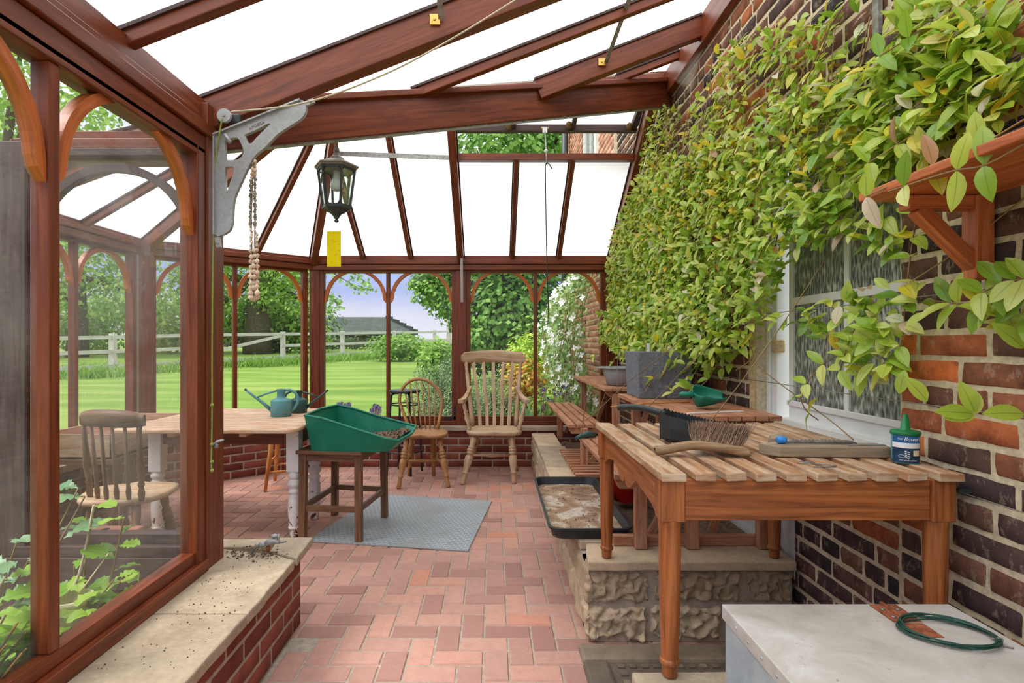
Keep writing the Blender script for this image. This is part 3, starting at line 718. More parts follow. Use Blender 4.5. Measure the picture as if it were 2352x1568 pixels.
nt.links.new(sb.outputs[0], rp.inputs[0]); nt.links.new(rp.outputs[0], bg.inputs[0]); bg.inputs[1].default_value = 1.0; nt.links.new(bg.outputs[0], out.inputs[0])
sl = bpy.data.lights.new('sun', 'SUN'); sl.energy = 2.0; sl.angle = math.radians(25); sl.color = (1, .97, .92)
so = bpy.data.objects.new('sun', sl); col.objects.link(so); so.rotation_euler = V((-.45, -.35, -1)).to_track_quat('-Z', 'Y').to_euler() if False else V((.55, .25, -.8)).to_track_quat('-Z', 'Y').to_euler()
cam = bpy.data.cameras.new('camera'); co = bpy.data.objects.new('camera', cam); col.objects.link(co); sc.camera = co
co.location = (0, 0, H); co.rotation_euler = (PI / 2, 0, 0); cam.sensor_width = 36; cam.lens = 36 * F / 2352
cam.shift_x = (1176 - CX) / 2352; cam.shift_y = (CY - 784) / 2352; cam.clip_start = .02; cam.clip_end = 500
vw = sc.view_settings; sc.display_settings.display_device = 'sRGB'; vw.view_transform = 'Standard'; vw.look = 'None'; vw.gamma = 1; vw.use_curve_mapping = False; vw.exposure = .84
cy = sc.cycles; cy.use_denoising = True; cy.max_bounces = 8; cy.diffuse_bounces = 4; cy.glossy_bounces = 3; cy.transmission_bounces = 4; cy.transparent_max_bounces = 10; cy.caustics_reflective = False; cy.caustics_refractive = False; cy.sample_clamp_indirect = 6

cw = MB()
for k in range(5):
    a, b, c = px(1640 - 14 * k, 78 + 14 * k, 3.25), px(1545 + 8 * k, 182 + 5 * k, 3.45), px(1578 + 8 * k, 200 - 4 * k, 3.5)
    cw.grid(lambda u, v: a.lerp(b, u).lerp(c, v * (1 - .2 * u)) + V((0, 0, -.04 * math.sin(PI * u) * math.sin(PI * v) - .01 * k)), 8, 5)
def m_web():
    t = NT('cobweb'); tr = t.n('BsdfTransparent'); d = t.n('BsdfDiffuse'); d.inputs[0].default_value = S(236, 236, 236); x = t.n('MixShader'); t.l(t.math('MULTIPLY', t.noise(t.uv(1, 1, True), 26, 5, .8), .32), x.inputs[0]); t.l(tr.outputs[0], x.inputs[1]); t.l(d.outputs[0], x.inputs[2]); t.l(x.outputs[0], t.out.inputs[0]); return t.m
tag(cw.build('cobweb', m_web()), 'dusty white cobweb in the roof corner where the valley beam meets the bricks', 'cobweb')
# ---------------------------------------------------------------- right-hand side: raised bed, staging, potting table
def turned(mb, p, q, prof, n=14, var=None):
    """a turned leg or spindle from p to q; prof is (t, radius)"""
    p, q = V(p), V(q); mb.tube([p.lerp(q, t) for t, r in prof], [r for t, r in prof], n, var)
def rbox(mb, lo, hi, **k): mb.box(lo, hi, **k)
def text_mesh(s, name, mat, parent, size, fn, depth=.0006, shear=0.0):
    cu = bpy.data.curves.new('t', 'FONT'); cu.body = s; cu.size = size; cu.extrude = depth; cu.align_x = 'CENTER'; cu.align_y = 'CENTER'; cu.shear = shear
    o = bpy.data.objects.new('t', cu); col.objects.link(o); bpy.context.view_layer.update()
    me = bpy.data.meshes.new_from_object(o.evaluated_get(bpy.context.evaluated_depsgraph_get())); bpy.data.objects.remove(o); bpy.data.curves.remove(cu)
    for v in me.vertices: v.co = fn(v.co)
    me.materials.clear(); me.materials.append(mat); me.name = name
    n = bpy.data.objects.new(name, me); col.objects.link(n); n.parent = parent; n.matrix_parent_inverse = parent_mat(parent).inverted(); return n

# raised stone bed along the house wall
bx0, by0, by1, zc = .385, 2.27, 5.47, .35
bed_ = thing('raised_bed', 'raised planting bed of rough walling stone with flat coping along the brick wall', 'raised bed', (bx0, by0, 0))
m = MB()
for (a0, a1, b0, b1) in ((0, .262, .165, .295), (.285, .64, .175, .30), (.67, .855, .17, .30), (0, .25, .01, .145), (.27, .56, .015, .15), (.59, .87, .01, .15)):
    rough_face(m, (bx0 + a0, by0, b0), (1, 0, 0), (0, 0, 1), (0, -1, 0), a1 - a0, b1 - b0, .028, 36, 18, .022, .016, 34)
y = by0
while y < by1 - .05:
    l = R.uniform(.3, .55); l = min(l, by1 - y)
    for b0, b1 in ((.01, .15), (.16, .30)): rough_face(m, (bx0, y + l - .006, b0), (0, -1, 0), (0, 0, 1), (-1, 0, 0), l - .012, b1 - b0, .012, 16, 6, .012, .02, 11)
    y += l
m.build('walling_stone', MT['rubble'], bed_)
m = MB(); m.box((bx0 + .012, by0 + .012, 0), (XW - .024, by0 + .16, .31)); m.box((bx0 + .012, by0 + .1, 0), (bx0 + .17, by1, .31)); m.build('mortar', MT['grey_mortar'], bed_)
def cop(poly, dz=0.0):
    m = MB(); slab(m, poly, .312, zc + dz); m.build('coping_slab', MT['coping'], bed_, bevel=.006)
cop([(bx0 + .0, by0 - .035), (XW - .026, by0 - .035), (XW - .026, by0 + .17), (bx0 + .03, by0 + .18)])
ys = [by0 + .19, 2.95, 3.5, 3.97, 4.36, 4.78, by1]
for k in range(len(ys) - 1): cop([(bx0 + R.uniform(-.01, .01), ys[k] + .004), (bx0 + .23 + R.uniform(-.015, .015), ys[k] + .004), (bx0 + .23 + R.uniform(-.015, .015), ys[k + 1] - .004), (bx0 + R.uniform(-.01, .01), ys[k + 1] - .004)], R.uniform(-.004, .003))
m = MB(); m.grid(lambda u, v: V((bx0 + .16 + u * (XW - bx0 - .19), by0 + .14 + v * (by1 - by0 - .14), .285 + .03 * N.noise(V((u * 6, v * 20, 0))) + (.03 if v < .35 else -.03))), 24, 60)
m.build('soil', MT['soil'], bed_)

# drain cover and raised stone platform
dr = thing('drain_cover', 'worn stone drain surround with studded plate on the floor before the raised bed', 'drain cover', (.8, 1.9, 0))
m = MB(); x0, x1, y0, y1 = .345, 1.2, 1.5, 2.235
m.box((x0, y0, -.01), (x0 + .10, y1 - .124, .022)); m.box((x0, y1 - .12, -.01), (x1, y1, .022)); m.build('stone_surround', MT['drain'], dr, bevel=.014)
m = MB(); m.box((x0 + .1, y0, -.01), (x1, y1 - .12, .006))
for i in range(16):
    for j in range(12):
        cx_, cy_ = x0 + .13 + i * .045, y0 + .03 + j * .05; m.box((cx_, cy_, .006), (cx_ + .026, cy_ + .022, .012))
m.build('studded_plate', MT['drain'], dr)
pf = thing('stone_platform', 'pale stone slab platform under the galvanised chest and table leg', 'platform', (.8, 1.1, 0))
m = MB(); m.box((.40, .55, 0), (XW - .015, 1.47, .31)); m.build('block_base', MT['coping'], pf)
m = MB(); slab(m, [(.376, .5), (XW - .012, .5), (XW - .012, 1.49), (.376, 1.49)], .311, .35); m.build('top_slab', MT['stone'], pf, bevel=.008)

# black tray on the coping
tr = thing('gravel_tray', 'large shallow black tray caked with dried mud, overhanging the stone coping', 'tray', (.44, 2.96, zc))
def tub(mb, x0, x1, y0, y1, z0, z1, tx=.0, r=.05, th=.004, rim=.008):
    """shallow open tray with rounded corners"""
    def ring(a0, a1, b0, b1, rr, z):
        P = []
        for cx, cy, s in ((a1 - rr, b1 - rr, 0), (a0 + rr, b1 - rr, 1), (a0 + rr, b0 + rr, 2), (a1 - rr, b0 + rr, 3)):
            for k in range(7):
                t = PI / 2 * (s + k / 6); P.append(V((cx + rr * math.cos(t), cy + rr * math.sin(t), z)))
        return P
    rings = [ring(x0 + tx, x1 - tx, y0 + tx, y1 - tx, r, z0), ring(x0, x1, y0, y1, r, z1 - .006), ring(x0 - rim, x1 + rim, y0 - rim, y1 + rim, r, z1 - .008), ring(x0 - rim, x1 + rim, y0 - rim, y1 + rim, r, z1), ring(x0 + th, x1 - th, y0 + th, y1 - th, r, z1), ring(x0 + tx + th, x1 - tx - th, y0 + tx + th, y1 - tx - th, r, z0 + th)]
    n = len(rings[0]); vs = sum(rings, []); fs = []
    for k in range(len(rings) - 1):
        for i in range(n): fs.append((k * n + i, k * n + (i + 1) % n, (k + 1) * n + (i + 1) % n, (k + 1) * n + i))
    fs.append(tuple(range(n - 1, -1, -1))); fs.append(tuple(5 * n + i for i in range(n))); mb.add(vs, fs, None, None, False)
m = MB(); tub(m, .262, .632, 2.48, 3.44, zc + .004, zc + .055, .012); m.build('tray_shell', MT['black'], tr)
def m_mud():
    t = NT('dried_mud'); n = t.noise(t.uv(3, 3, True), 2.4, 6, .7, .6); f = t.noise(t.uv(1, 1, True), 50, 4, .7)
    c = t.ramp(n, [(.3, S(110, 96, 86)), (.42, S(150, 124, 102)), (.52, S(172, 148, 124)), (.6, S(206, 200, 192)), (.7, S(150, 112, 80))]); c = t.mix(.4, c, t.mix(f, S(60, 46, 36), S(220, 206, 190)), 'OVERLAY')
    t.principled(c, .9, t.math('ADD', n, f), .6, .005, .1); return t.m
MT['mud'] = m_mud()
m = MB(); m.grid(lambda u, v: V((.278 + u * .338, 2.497 + v * .926, zc + .012 + .006 * N.noise(V((u * 5, v * 14, 3))))), 16, 40)
for k in range(60):
    u, v = R.random(), R.random() ** 1.3; r = R.uniform(.002, .006); m.ball((.285 + u * .325, 2.5 + v * .9, zc + .016), r, 5, 4)
m.build('dried_mud', MT['mud'], tr)

# two-tier slatted staging
def staging(y0, y1, label, near, xf=.615):
    t = thing('plant_staging', label, 'staging', (.9, (y0 + y1) / 2, zc), 'two-tier slatted staging along the brick wall')
    m = MB(); n = 8; w = (1.245 - .78 - .006 * (n - 1)) / n
    for k in range(n): x = .78 + k * (w + .006); m.box((x, y0, .908), (x + w, y1, .93))
    m.build('upper_slats', MT['bench'], t, bevel=.002)
    m = MB(); n = 4; w = .05
    for k in range(n): x = .53 + k * .0655; m.box((x, y0 + .03, .648), (x + w, y1, .67))
    m.build('lower_slats', MT['bench'], t, bevel=.002)
    for y in (y0 + .07, y1 - .07):
        m = MB(); m.prism([(0, 0), (.05, -.05), (.45, -.05), (.45, 0)], (.785, y - .02, .908), (1, 0, 0), (0, 0, 1), (0, .04, 0)); m.prism([(0, 0), (.02, -.045), (.23, -.045), (.23, 0)], (.535, y - .02, .648), (1, 0, 0), (0, 0, 1), (0, .04, 0))
        if near: m.box((.53 if y < y0 + .1 else .66, y - .018, zc + .001), (1.2, y + .018, zc + .045))
        m.build('cross_rail', MT['bench'], t, bevel=.003)
        for x, zt in ((.615 if y < y0 + .1 else xf, .648), (.84, .89), (1.15, .89)):
            m = MB(); m.box((x, y - .022 - .04, zc + .002), (x + .052, y - .02, zt)); m.build('leg', MT['bench'], t, bevel=.004)
        m = MB(); m.bar((.70, y + .03, zc + .03), (.86, y + .03, .66), .02, .035); m.bar((.98, y + .03, zc + .05), (1.12, y + .03, .8), .02, .035); m.build('brace', MT['bench'], t)
    return t
sA = staging(2.355, 3.43, 'slatted hardwood staging carrying the dark square pot and green scoop', True, .65)
sB = staging(3.83, 5.36, 'slatted hardwood staging by the far window carrying the grey basin', False)
dk = thing('duckboard', 'red-brown slatted duckboard lying in the bed below the far staging', 'duckboard', (.75, 3.9, .37))
m = MB(); y = 3.552
while y < 4.45: m.box((.535, y, .372), (1.0, y + .034, .396)); y += .083
m.build('slats', MT['bench'], dk, bevel=.002); m = MB(); m.box((.56, 3.54, .352), (.595, 4.46, .372)); m.build('bearer', MT['bench'], dk); m = MB(); m.box((.93, 3.54, .352), (.965, 4.46, .372)); m.build('bearer', MT['bench'], dk)
rp_ = thing('red_pot', 'bright red plastic pot glimpsed through the scalloped table side', 'pot', (.76, 3.12, .352))
m = MB(); m.lathe([(.07, 0), (.086, .18), (.092, .18), (.092, .205), (.084, .205), (.07, .01)], (.76, 3.12, .352), 24)
m.build('pot_body', MT['red'], rp_)

# potting table with the slatted top
ZT = .905
pt = thing('slatted_table', 'long orange-brown table with worn slatted top and scalloped side, in the right foreground', 'table', (.83, 1.87, zc))
tx0, tx1, ty0, ty1 = .436, 1.222, 1.416, 2.335
m = MB(); m.box((tx0, ty0, ZT - .022), (tx0 + .066, ty1, ZT), jit=.0015)
g = (tx1 - tx0 - 2 * .066 - 8 * .0535) / 9
for k in range(8): x = tx0 + .066 + g + k * (.0535 + g); m.box((x, ty0 + R.uniform(0, .006), ZT - .022 + R.uniform(-.001, .001)), (x + .0535, ty1 - R.uniform(0, .02), ZT + R.uniform(-.002, .001)), jit=.0015)
m.box((tx1 - .066, ty0, ZT - .022), (tx1, ty1, ZT), jit=.0015); m.build('slats', MT['slat'], pt, bevel=.003)
m = MB(); m.box((tx0 + .07, ty0 + .026, .775), (tx1 - .07, ty0 + .048, .882)); m.build('front_rail', MT['table'], pt, bevel=.002)
m = MB(); m.box((tx0 + .07, ty1 - .05, .79), (tx1 - .07, ty1 - .03, .882)); m.build('back_rail', MT['table'], pt)
prof = [(0, .755), (.03, .757), (.07, .766), (.11, .778), (.16, .787), (.22, .792), (.26, .797), (.29, .801), (.305, .792), (.33, .778), (.36, .762), (.385, .754), (.41, .752), (.43, .757), (.442, .768), (.445, .782), (.45, .768), (.46, .757), (.48, .752), (.505, .754), (.53, .762), (.56, .778), (.585, .792), (.60, .801), (.63, .797), (.67, .792), (.71, .787), (.74, .775), (.77, .762), (.80, .756), (.82, .755)]
sx_ = (ty1 - ty0 - .13) / .82
def side_rail(x):
    m = MB(); m.prism([(t * sx_, z - .755) for t, z in prof] + [(.82 * sx_, .127), (0, .127)], (x, ty0 + .065, .755), (0, 1, 0), (0, 0, 1), (.02, 0, 0)); m.build('scalloped_rail', MT['table'], pt)
side_rail(tx0 + .022); side_rail(tx1 - .05)
for lx, ly in ((tx0 + .037, ty0 + .05), (tx1 - .037, ty0 + .05), (tx0 + .037, ty1 - .055), (tx1 - .05, ty1 - .055)):
    m = MB(); m.box((lx - .031, ly - .031, .772), (lx + .031, ly + .031, .883))
    m.lathe([(.010, .352), (.020, .354), (.0205, .37), (.0215, .384), (.0265, .387), (.0275, .393), (.0265, .399), (.0225, .402), (.0255, .5), (.0285, .65), (.0285, .74), (.029, .755), (.0305, .765), (.0305, .775)], (lx, ly, 0), 24)
    m.build('leg', MT['table'], pt, bevel=.004)

# ---- things on the table and staging
def m_pot():
    t = NT('dark_textured_pot'); ob = t.uv(1, 1, True); n = t.noise(ob, 30, 6, .7, 1.5)
    t.principled(t.ramp(n, [(.3, S(96, 98, 106)), (.6, S(132, 134, 144)), (.8, S(176, 178, 188))]), .7, n, 1, .012, .3); return t.m
pot = thing('square_planter', 'dark grey square pot with rough texture on the staging, under the climber', 'planter', (.975, 3.25, .93))
m = MB(); a, b_ = .155, .150; cz = (.931, 1.197)
vs = [V((.975 + sx * h, 3.25 + sy * h, z)) for z, h in ((cz[0], b_ - .004), (cz[1], a), (cz[1], a - .018), (cz[1] - .03, a - .02)) for sx, sy in ((-1, -1), (1, -1), (1, 1), (-1, 1))]
fs = [(3, 2, 1, 0)] + [(4 * k + i, 4 * k + (i + 1) % 4, 4 * k + 4 + (i + 1) % 4, 4 * k + 4 + i) for k in range(3) for i in range(4)]
m.add(vs, fs); m.build('pot_body', m_pot(), pot, bevel=.004)
m = MB(); m.box((.975 - .14, 3.25 - .14, 1.15), (.975 + .14, 3.25 + .14, 1.172)); m.build('potting_soil', MT['dark_soil'], pot)
lb = MB(); lb.bar((.895, 3.16, 1.16), (.893, 3.155, 1.245), .003, .018, (1, 0, 0)); tag(lb.build('plant_label', MT['white_paint']), 'small white plant label stuck in the dark square pot', 'plant label')

def scoop_shell(fn, nu, nv): m = MB(); m.grid(fn, nu, nv); return m
gs = thing('green_scoop', 'green plastic hand scoop resting on the staging behind the brush', 'scoop', (1.03, 2.62, .93))
def gsf(u, v):
    # u from the closed back (left) to the lip (right), v around the open trough; tipped towards the room
    t = -1 + 2 * v; k = min(1, (u / .16) ** .5) if u < .16 else 1; w = 1 - .45 * max(0, u - .55) ** 1.2 / .45 ** 1.2
    a = PI * .5 * t * (1.08 - .5 * max(0, u - .25)); r = .056 * k * w
    y, z = math.sin(a) * r, .075 - math.cos(a) * (.072 * k) * (1 - .35 * max(0, u - .3)) + .0 * u
    c, s_ = math.cos(.42), math.sin(.42); y, z = y * c - (z - .03) * s_, y * s_ + (z - .03) * c
    return V((.955 + u * .155, 2.63 + y, .9335 + .034 + z + .012 * u))
m = MB(); m.grid(gsf, 24, 20); o = m.build('bowl', MT['green'], gs); sd_ = o.modifiers.new('s', 'SOLIDIFY'); sd_.thickness = .003
m = MB(); m.tube([(.965, 2.61, .996), (.94, 2.61, 1.0), (.905, 2.615, 1.0), (.89, 2.617, .998)], [.012, .012, .013, .008], 12); m.build('handle', MT['green'], gs)

bs = thing('black_scoop', 'black plastic compost scoop with serrated rim and long handle on the slatted table', 'scoop', (.66, 1.9, ZT))
def bsf(u, v):
    # open box-like trough: u along axis, v across the U section
    ax = V((.82, -.40, 0)).normalized(); sd = V((.40, .82, 0)).normalized(); o = V((.595, 1.93, ZT + .003))
    pts = [(-1, .095), (-1, .05), (-.95, .012), (-.8, 0), (0, 0), (.8, 0), (.95, .012), (1, .05), (1, .095)]
    k = v * 8; i = min(int(k), 7); f = k - i; a = pts[i][0] + (pts[i + 1][0] - pts[i][0]) * f; z = pts[i][1] + (pts[i + 1][1] - pts[i][1]) * f
    wd = .068 * min(1, .5 + u * 3); hh = 1 - .45 * u
    s = .0025 * (1 if int(u * 40) % 2 else -1) if z > .09 else 0
    return o + ax * (u * .22) + sd * (a * wd) + V((0, 0, z * hh + s + (.006 * (1 - u) if u < .1 else 0)))
m = MB(); m.grid(bsf, 40, 16, smooth=False)
ax = V((.82, -.40, 0)).normalized(); sd = V((.40, .82, 0)).normalized(); o0 = V((.595, 1.93, ZT + .003))
m.add([o0 + sd * (a * .034) + V((0, 0, z)) for a, z in ((-1, .095), (-1, .02), (-.8, 0), (.8, 0), (1, .02), (1, .095))], [(0, 1, 2, 3, 4, 5)])
o = m.build('bowl', MT['black'], bs); sd_ = o.modifiers.new('s', 'SOLIDIFY'); sd_.thickness = .003
m = MB(); m.tube(smooth_path([(.61, 1.93, ZT + .088), (.575, 1.97, ZT + .096), (.54, 2.03, ZT + .1), (.505, 2.10, ZT + .093), (.488, 2.13, ZT + .086)], 4), [.008] + [.012] * 12 + [.013, .013, .013, .006], 12); m.build('handle', MT['black'], bs)

br = thing('hand_brush', 'wooden hand brush with brown bristles lying on the slatted table', 'brush', (.62, 1.65, ZT))
P = []; n = 26
m = MB()
cl = smooth_path([(.490, 1.66, ZT + .014), (.515, 1.648, ZT + .016), (.55, 1.638, ZT + .026), (.60, 1.634, ZT + .033), (.66, 1.632, ZT + .028), (.72, 1.628, ZT + .019), (.752, 1.624, ZT + .015)], 5)
vs = []; fs = []; nn = len(cl); K = 10
for k, c in enumerate(cl):
    t = k / (nn - 1); hw = .017 + .010 * t; hh = .0125
    if k == 0: hw, hh = .010, .007
    if k == 1: hw, hh = .016, .011
    for i in range(K):
        a = 2 * PI * i / K; ca, sa = math.cos(a), math.sin(a)
        vs.append(c + V((0, math.copysign(abs(ca) ** .6, ca) * hw, math.copysign(abs(sa) ** .6, sa) * hh)))
for k in range(nn - 1):
    for i in range(K): fs.append((k * K + i, k * K + (i + 1) % K, (k + 1) * K + (i + 1) % K, (k + 1) * K + i))
fs += [tuple(range(K)), tuple((nn - 1) * K + i for i in range(K))]
m.add(vs, fs, [[(vs[i].x * 1, vs[i].y + vs[i].z) for i in f] for f in fs], None, True); m.build('stock', MT['brush_wood'], br)
MT['bristle'] = plain('coir_bristle', S(146, 118, 98), .9, .1, 0, .45, 120)
m = MB()
for k in range(1900):
    u, v = R.random(), R.random(); x = .604 + u * .14; y = 1.640 + v * .024; z = ZT + .035 - .014 * u
    d = V((.035 + R.uniform(-.016, .022) + .02 * u, .07 + R.uniform(-.02, .02) + .03 * v, .052 + R.uniform(-.012, .012) - .012 * v)); l = R.uniform(.85, 1.08)
    q = V((x, y, z)); bend = V((R.uniform(-.006, .006), 0, R.uniform(-.006, .004)))
    m.tube([q, q + d * .5 * l + bend, q + d * l], [.0012, .0011, .0007], 3, R.random(), False)
m.build('bristles', MT['bristle'], br)

bd = thing('wooden_offcut', 'grey weathered timber offcut with pointed end lying across the slatted table', 'board', (1.0, 1.64, ZT))
m = MB(); m.prism([(.805, 1.662), (.845, 1.612), (1.165, 1.60), (1.168, 1.665), (.86, 1.682)], (0, 0, ZT + .0015), (1, 0, 0), (0, 1, 0), (0, 0, .033)); m.build('timber', MT['grey_wood'], bd, bevel=.004)
tm = thing('soil_thermometer', 'soil thermometer with blue cap lying on the grey timber offcut', 'thermometer', (.94, 1.645, ZT + .035))
zz = ZT + .0345
m = MB(); m.tube([(.868, 1.648, zz + .008), (.90, 1.648, zz + .008), (1.02, 1.642, zz + .0075), (1.068, 1.64, zz + .0075), (1.09, 1.639, zz + .004)], [.0055, .0055, .0055, .006, .001], 10); m.build('tube', MT['steel'], tm)
m = MB(); m.tube([(.855, 1.649, zz + .0118), (.859, 1.649, zz + .0118), (.876, 1.648, zz + .0118), (.881, 1.648, zz + .0118)], [.008, .0118, .0118, .009], 12); m.build('cap', plain('blue_plastic', S(48, 132, 204), .4), tm)
m = MB()
for k in range(11): m.box((.90 + k * .012, 1.6385, zz + .0135), (.9012 + k * .012, 1.6415 + .003, zz + .0142))
m.build('scale_marks', MT['black'], tm)
sb_ = MB(); sb_.prism([(1.045, 1.61), (1.16, 1.612), (1.163, 1.632), (1.06, 1.63)], (0, 0, zz + .0005), (1, 0, 0), (0, 1, 0), (0, 0, .002)); tag(sb_.build('steel_strip', MT['steel']), 'flat steel blade lying on the timber offcut beside the thermometer tip', 'steel strip')
db = MB(); db.lathe([(.004, 0), (.018, .003), (.027, .015), (.029, .03), (.026, .05), (.018, .075), (.0115, .1), (.009, .12), (.012, .128), (.013, .14), (.004, .152)], (.875, 1.735, ZT + .029), 20, axis=(1, -.12, -.12)); tag(db.build('wooden_dibber', MT['grey_wood']), 'pear-shaped wooden dibber behind the timber offcut', 'dibber')
wh = MB(); wh.tube(smooth_path([(.90, 1.545, ZT + .002), (.865, 1.548, ZT + .002), (.86, 1.535, ZT + .003), (.90, 1.52, ZT + .003), (.935, 1.503, ZT + .003), (.93, 1.488, ZT + .003), (.905, 1.484, ZT + .002), (.872, 1.49, ZT + .002)], 5), .0018, 6)
tag(wh.build('wire_hook', MT['steel']), 'bent silver wire hook lying on the slats before the timber offcut', 'hook')

tn = thing('twine_tin', 'blue labelled twine tin with green cone lid at the table edge by the brick wall', 'tin', (1.168, 1.55, ZT))
TC = V((1.168, 1.55, ZT + .001)); tr_ = .0335
m = MB(); m.lathe([(.032, 0), (tr_, .001), (tr_, .083), (.03, .084)], TC, 40); m.build('can', MT['can_blue'], tn)
m = MB(); m.lathe([(.0355, .079), (.0362, .081), (.0362, .087), (.034, .0895), (.016, .091), (.0125, .094), (.0055, .136), (.0045, .136), (.003, .12)], TC, 40); m.build('lid', plain('green_lid', S(20, 112, 60), .35), tn)
def wrap(a0, z, off): # angle a0 measured from facing the camera, to the right
    return lambda co: TC + V((math.sin(a0 + co.x / tr_) * (tr_ + off + co.z), -math.cos(a0 + co.x / tr_) * (tr_ + off + co.z), z + co.y))
def patch(name, a0, a1, z0, z1, mat, off=.0003, parent=tn):
    m = MB(); n = 12; vs = []
    for k in range(n + 1):
        a = a0 + (a1 - a0) * k / n
        for z in (z0, z1): vs.append(TC + V((math.sin(a) * (tr_ + off), -math.cos(a) * (tr_ + off), z)))
    m.add(vs, [(2 * k, 2 * k + 2, 2 * k + 3, 2 * k + 1) for k in range(n)], None, None, True); return m.build(name, mat, parent)
MT['lbl_blue'] = plain('label_blue', S(36, 96, 150), .4, .4, 0, .4, 40); MT['lbl_navy'] = plain('label_navy', S(26, 56, 84), .4, .4, 0, .4, 40); MT['lbl_white'] = plain('label_white', S(228, 226, 228), .45, .4, 0, .04, 8); MT['lbl_tan'] = plain('label_tan', S(196, 172, 156), .5, .4, 0, .06, 8); MT['lbl_cream'] = plain('label_cream', S(226, 206, 170), .5, .4, 0, .1, 20)
patch('label_top', -1.7, .55, .0585, .079, MT['lbl_blue']); patch('label_band', -1.7, .9, .044, .0585, MT['lbl_white']); patch('label_foot', -1.7, .55, .003, .044, MT['lbl_navy']); patch('label_side', .55, 1.5, .002, .079, MT['lbl_tan'], .0005)
patch('label_swatch', -.1, .45, .023, .0385, MT['lbl_cream'], .0007)
va = -math.atan2(TC.x, TC.y)
white = MT['lbl_white']
text_mesh("Bower's", 'lettering', white, tn, .0135, wrap(va + .55, .0685, .0006), .0002, .3); text_mesh('ine', 'lettering', white, tn, .010, wrap(va - .38, .0695, .0006), .0002, .3)
text_mesh('your garden partner', 'lettering', white, tn, .0052, wrap(va + .2, .0105, .0006), .0002, .3)
m = MB(); m.tube([TC + V((math.sin(va - .25 + .22 * math.cos(t)) * (tr_ + .0008), -math.cos(va - .25 + .22 * math.cos(t)) * (tr_ + .0008), .021 + .004 * math.sin(t))) for t in [2 * PI * k / 16 for k in range(17)]], .0006, 4); 
for k in range(4): m.tube([TC + V((math.sin(va + a) * (tr_ + .0008), -math.cos(va + a) * (tr_ + .0008), z)) for a, z in ((-.05 + .08 * k * .3, .036 - .005 * k), (.12, .034 - .0055 * k), (.3, .033 - .006 * k))], .0014, 5)
m.build('label_drawing', white, tn)

# bits lying about
cn = MB(); cn.tube([px(1403, 934, 2.62), px(1480, 927, 2.75), px(1583, 923, 2.86)], .0035, 7); tag(cn.build('bamboo_cane', plain('bamboo', S(196, 138, 66), .6)), 'thin bamboo cane lying over the black scoop handle', 'cane')
ws = MB(); ws.bar((.86, 2.42, .9335), (1.14, 2.50, .9335), .016, .005); tag(ws.build('white_strip', MT['white_paint']), 'white plastic strip lying across the staging boards', 'strip')

# galvanised chest and the coil of wire
gc = thing('galvanised_chest', 'grey galvanised metal chest with rusty hinge in the bottom right corner', 'chest', (.83, .96, .35))
def m_zinc(name, c0, c1, c2, rust=0.0):
    t = NT(name); ob = t.uv(1, 1, True); n = t.noise(ob, 6, 6, .65, .5); f = t.noise(ob, 60, 3, .7)
    c = t.ramp(n, [(.3, c0), (.52, c1), (.72, c2)]); c = t.mix(t.ramp(f, [(.66, (0, 0, 0)), (.74, (.75, .75, .75))]), c, S(168, 110, 80)) if rust else c
    t.principled(c, .6, n, .1, .004, .35, .15); return t.m
MT['zinc_lid'] = m_zinc('aged_lid_paint', S(168, 164, 156), S(192, 188, 180), S(212, 210, 208), 1); MT['zinc_side'] = m_zinc('galvanised_side', S(150, 162, 170), S(178, 190, 194), S(204, 212, 214))
gx0, gx1, gy0, gy1, gz = .555, 1.108, .6, 1.33, .609
m = MB(); m.box((gx0 + .006, gy0 + .006, .352), (gx1 - .006, gy1 - .006, gz - .03)); m.build('body', MT['zinc_side'], gc, bevel=.004)
m = MB(); m.box((gx0, gy0, gz - .035), (gx1, gy1, gz)); m.build('lid', MT['zinc_lid'], gc, bevel=.003)
m = MB()
hx, hy = .94, 1.325
for s in (-1, 1): m.box((hx + (.005 if s > 0 else -.032), hy - .085, gz), (hx + (.032 if s > 0 else -.005), hy - .005, gz + .003))
m.tube([(hx, hy - .085, gz + .004), (hx, hy, gz + .004)], .0055, 8); m.box((hx - .03, hy - .15, gz), (hx + .03, hy - .09, gz + .0012)); h_ = m.build('hinge', MT['rust'], gc)
for s in (-.018, .018):
    for q in (.03, .065): m = MB(); m.lathe([(.006, 0), (.005, .002), (.001, .003)], (hx + s, hy - q, gz + .003), 10); m.build('screw', MT['steel'], h_)
for k in range(10): m = MB(); m.lathe([(.004, 0), (.003, .0015), (.001, .002)], (gx0, gy0 + .17 + k * .06, gz - .018), 8, axis=(-1, 0, 0)); m.build('rivet', MT['zinc_side'], gc)
wc = MB(); c = V((.985, 1.185, gz + .003))
P = []
for k in range(7 * 28 + 1):
    t = 2 * PI * k / 28; l = k / 28; rx = .085 + .006 * math.sin(l * 2.4) ; ry = .064 + .007 * math.sin(l * 3.1 + 1)
    P.append(c + V((rx * math.cos(t) + .004 * math.sin(l * 5), ry * math.sin(t) - .012 * math.cos(t), .002 + .008 * (0.5 + .5 * math.sin(l * 4 + t)))))
wc.tube(P, .0017, 5); P = [V((1.06, 1.165, gz + .004)), V((1.07, 1.15, gz + .012)), V((1.062, 1.14, gz + .004)), V((1.075, 1.13, gz + .003))]
co_ = wc.build('wire_coil', plain('green_garden_wire', S(36, 74, 62), .45)); tag(co_, 'coil of thin green garden wire on the galvanised chest lid', 'wire coil')
m = MB(); m.tube(smooth_path(P, 5), .0016, 5); m.build('wire_tie', MT['steel'], co_)

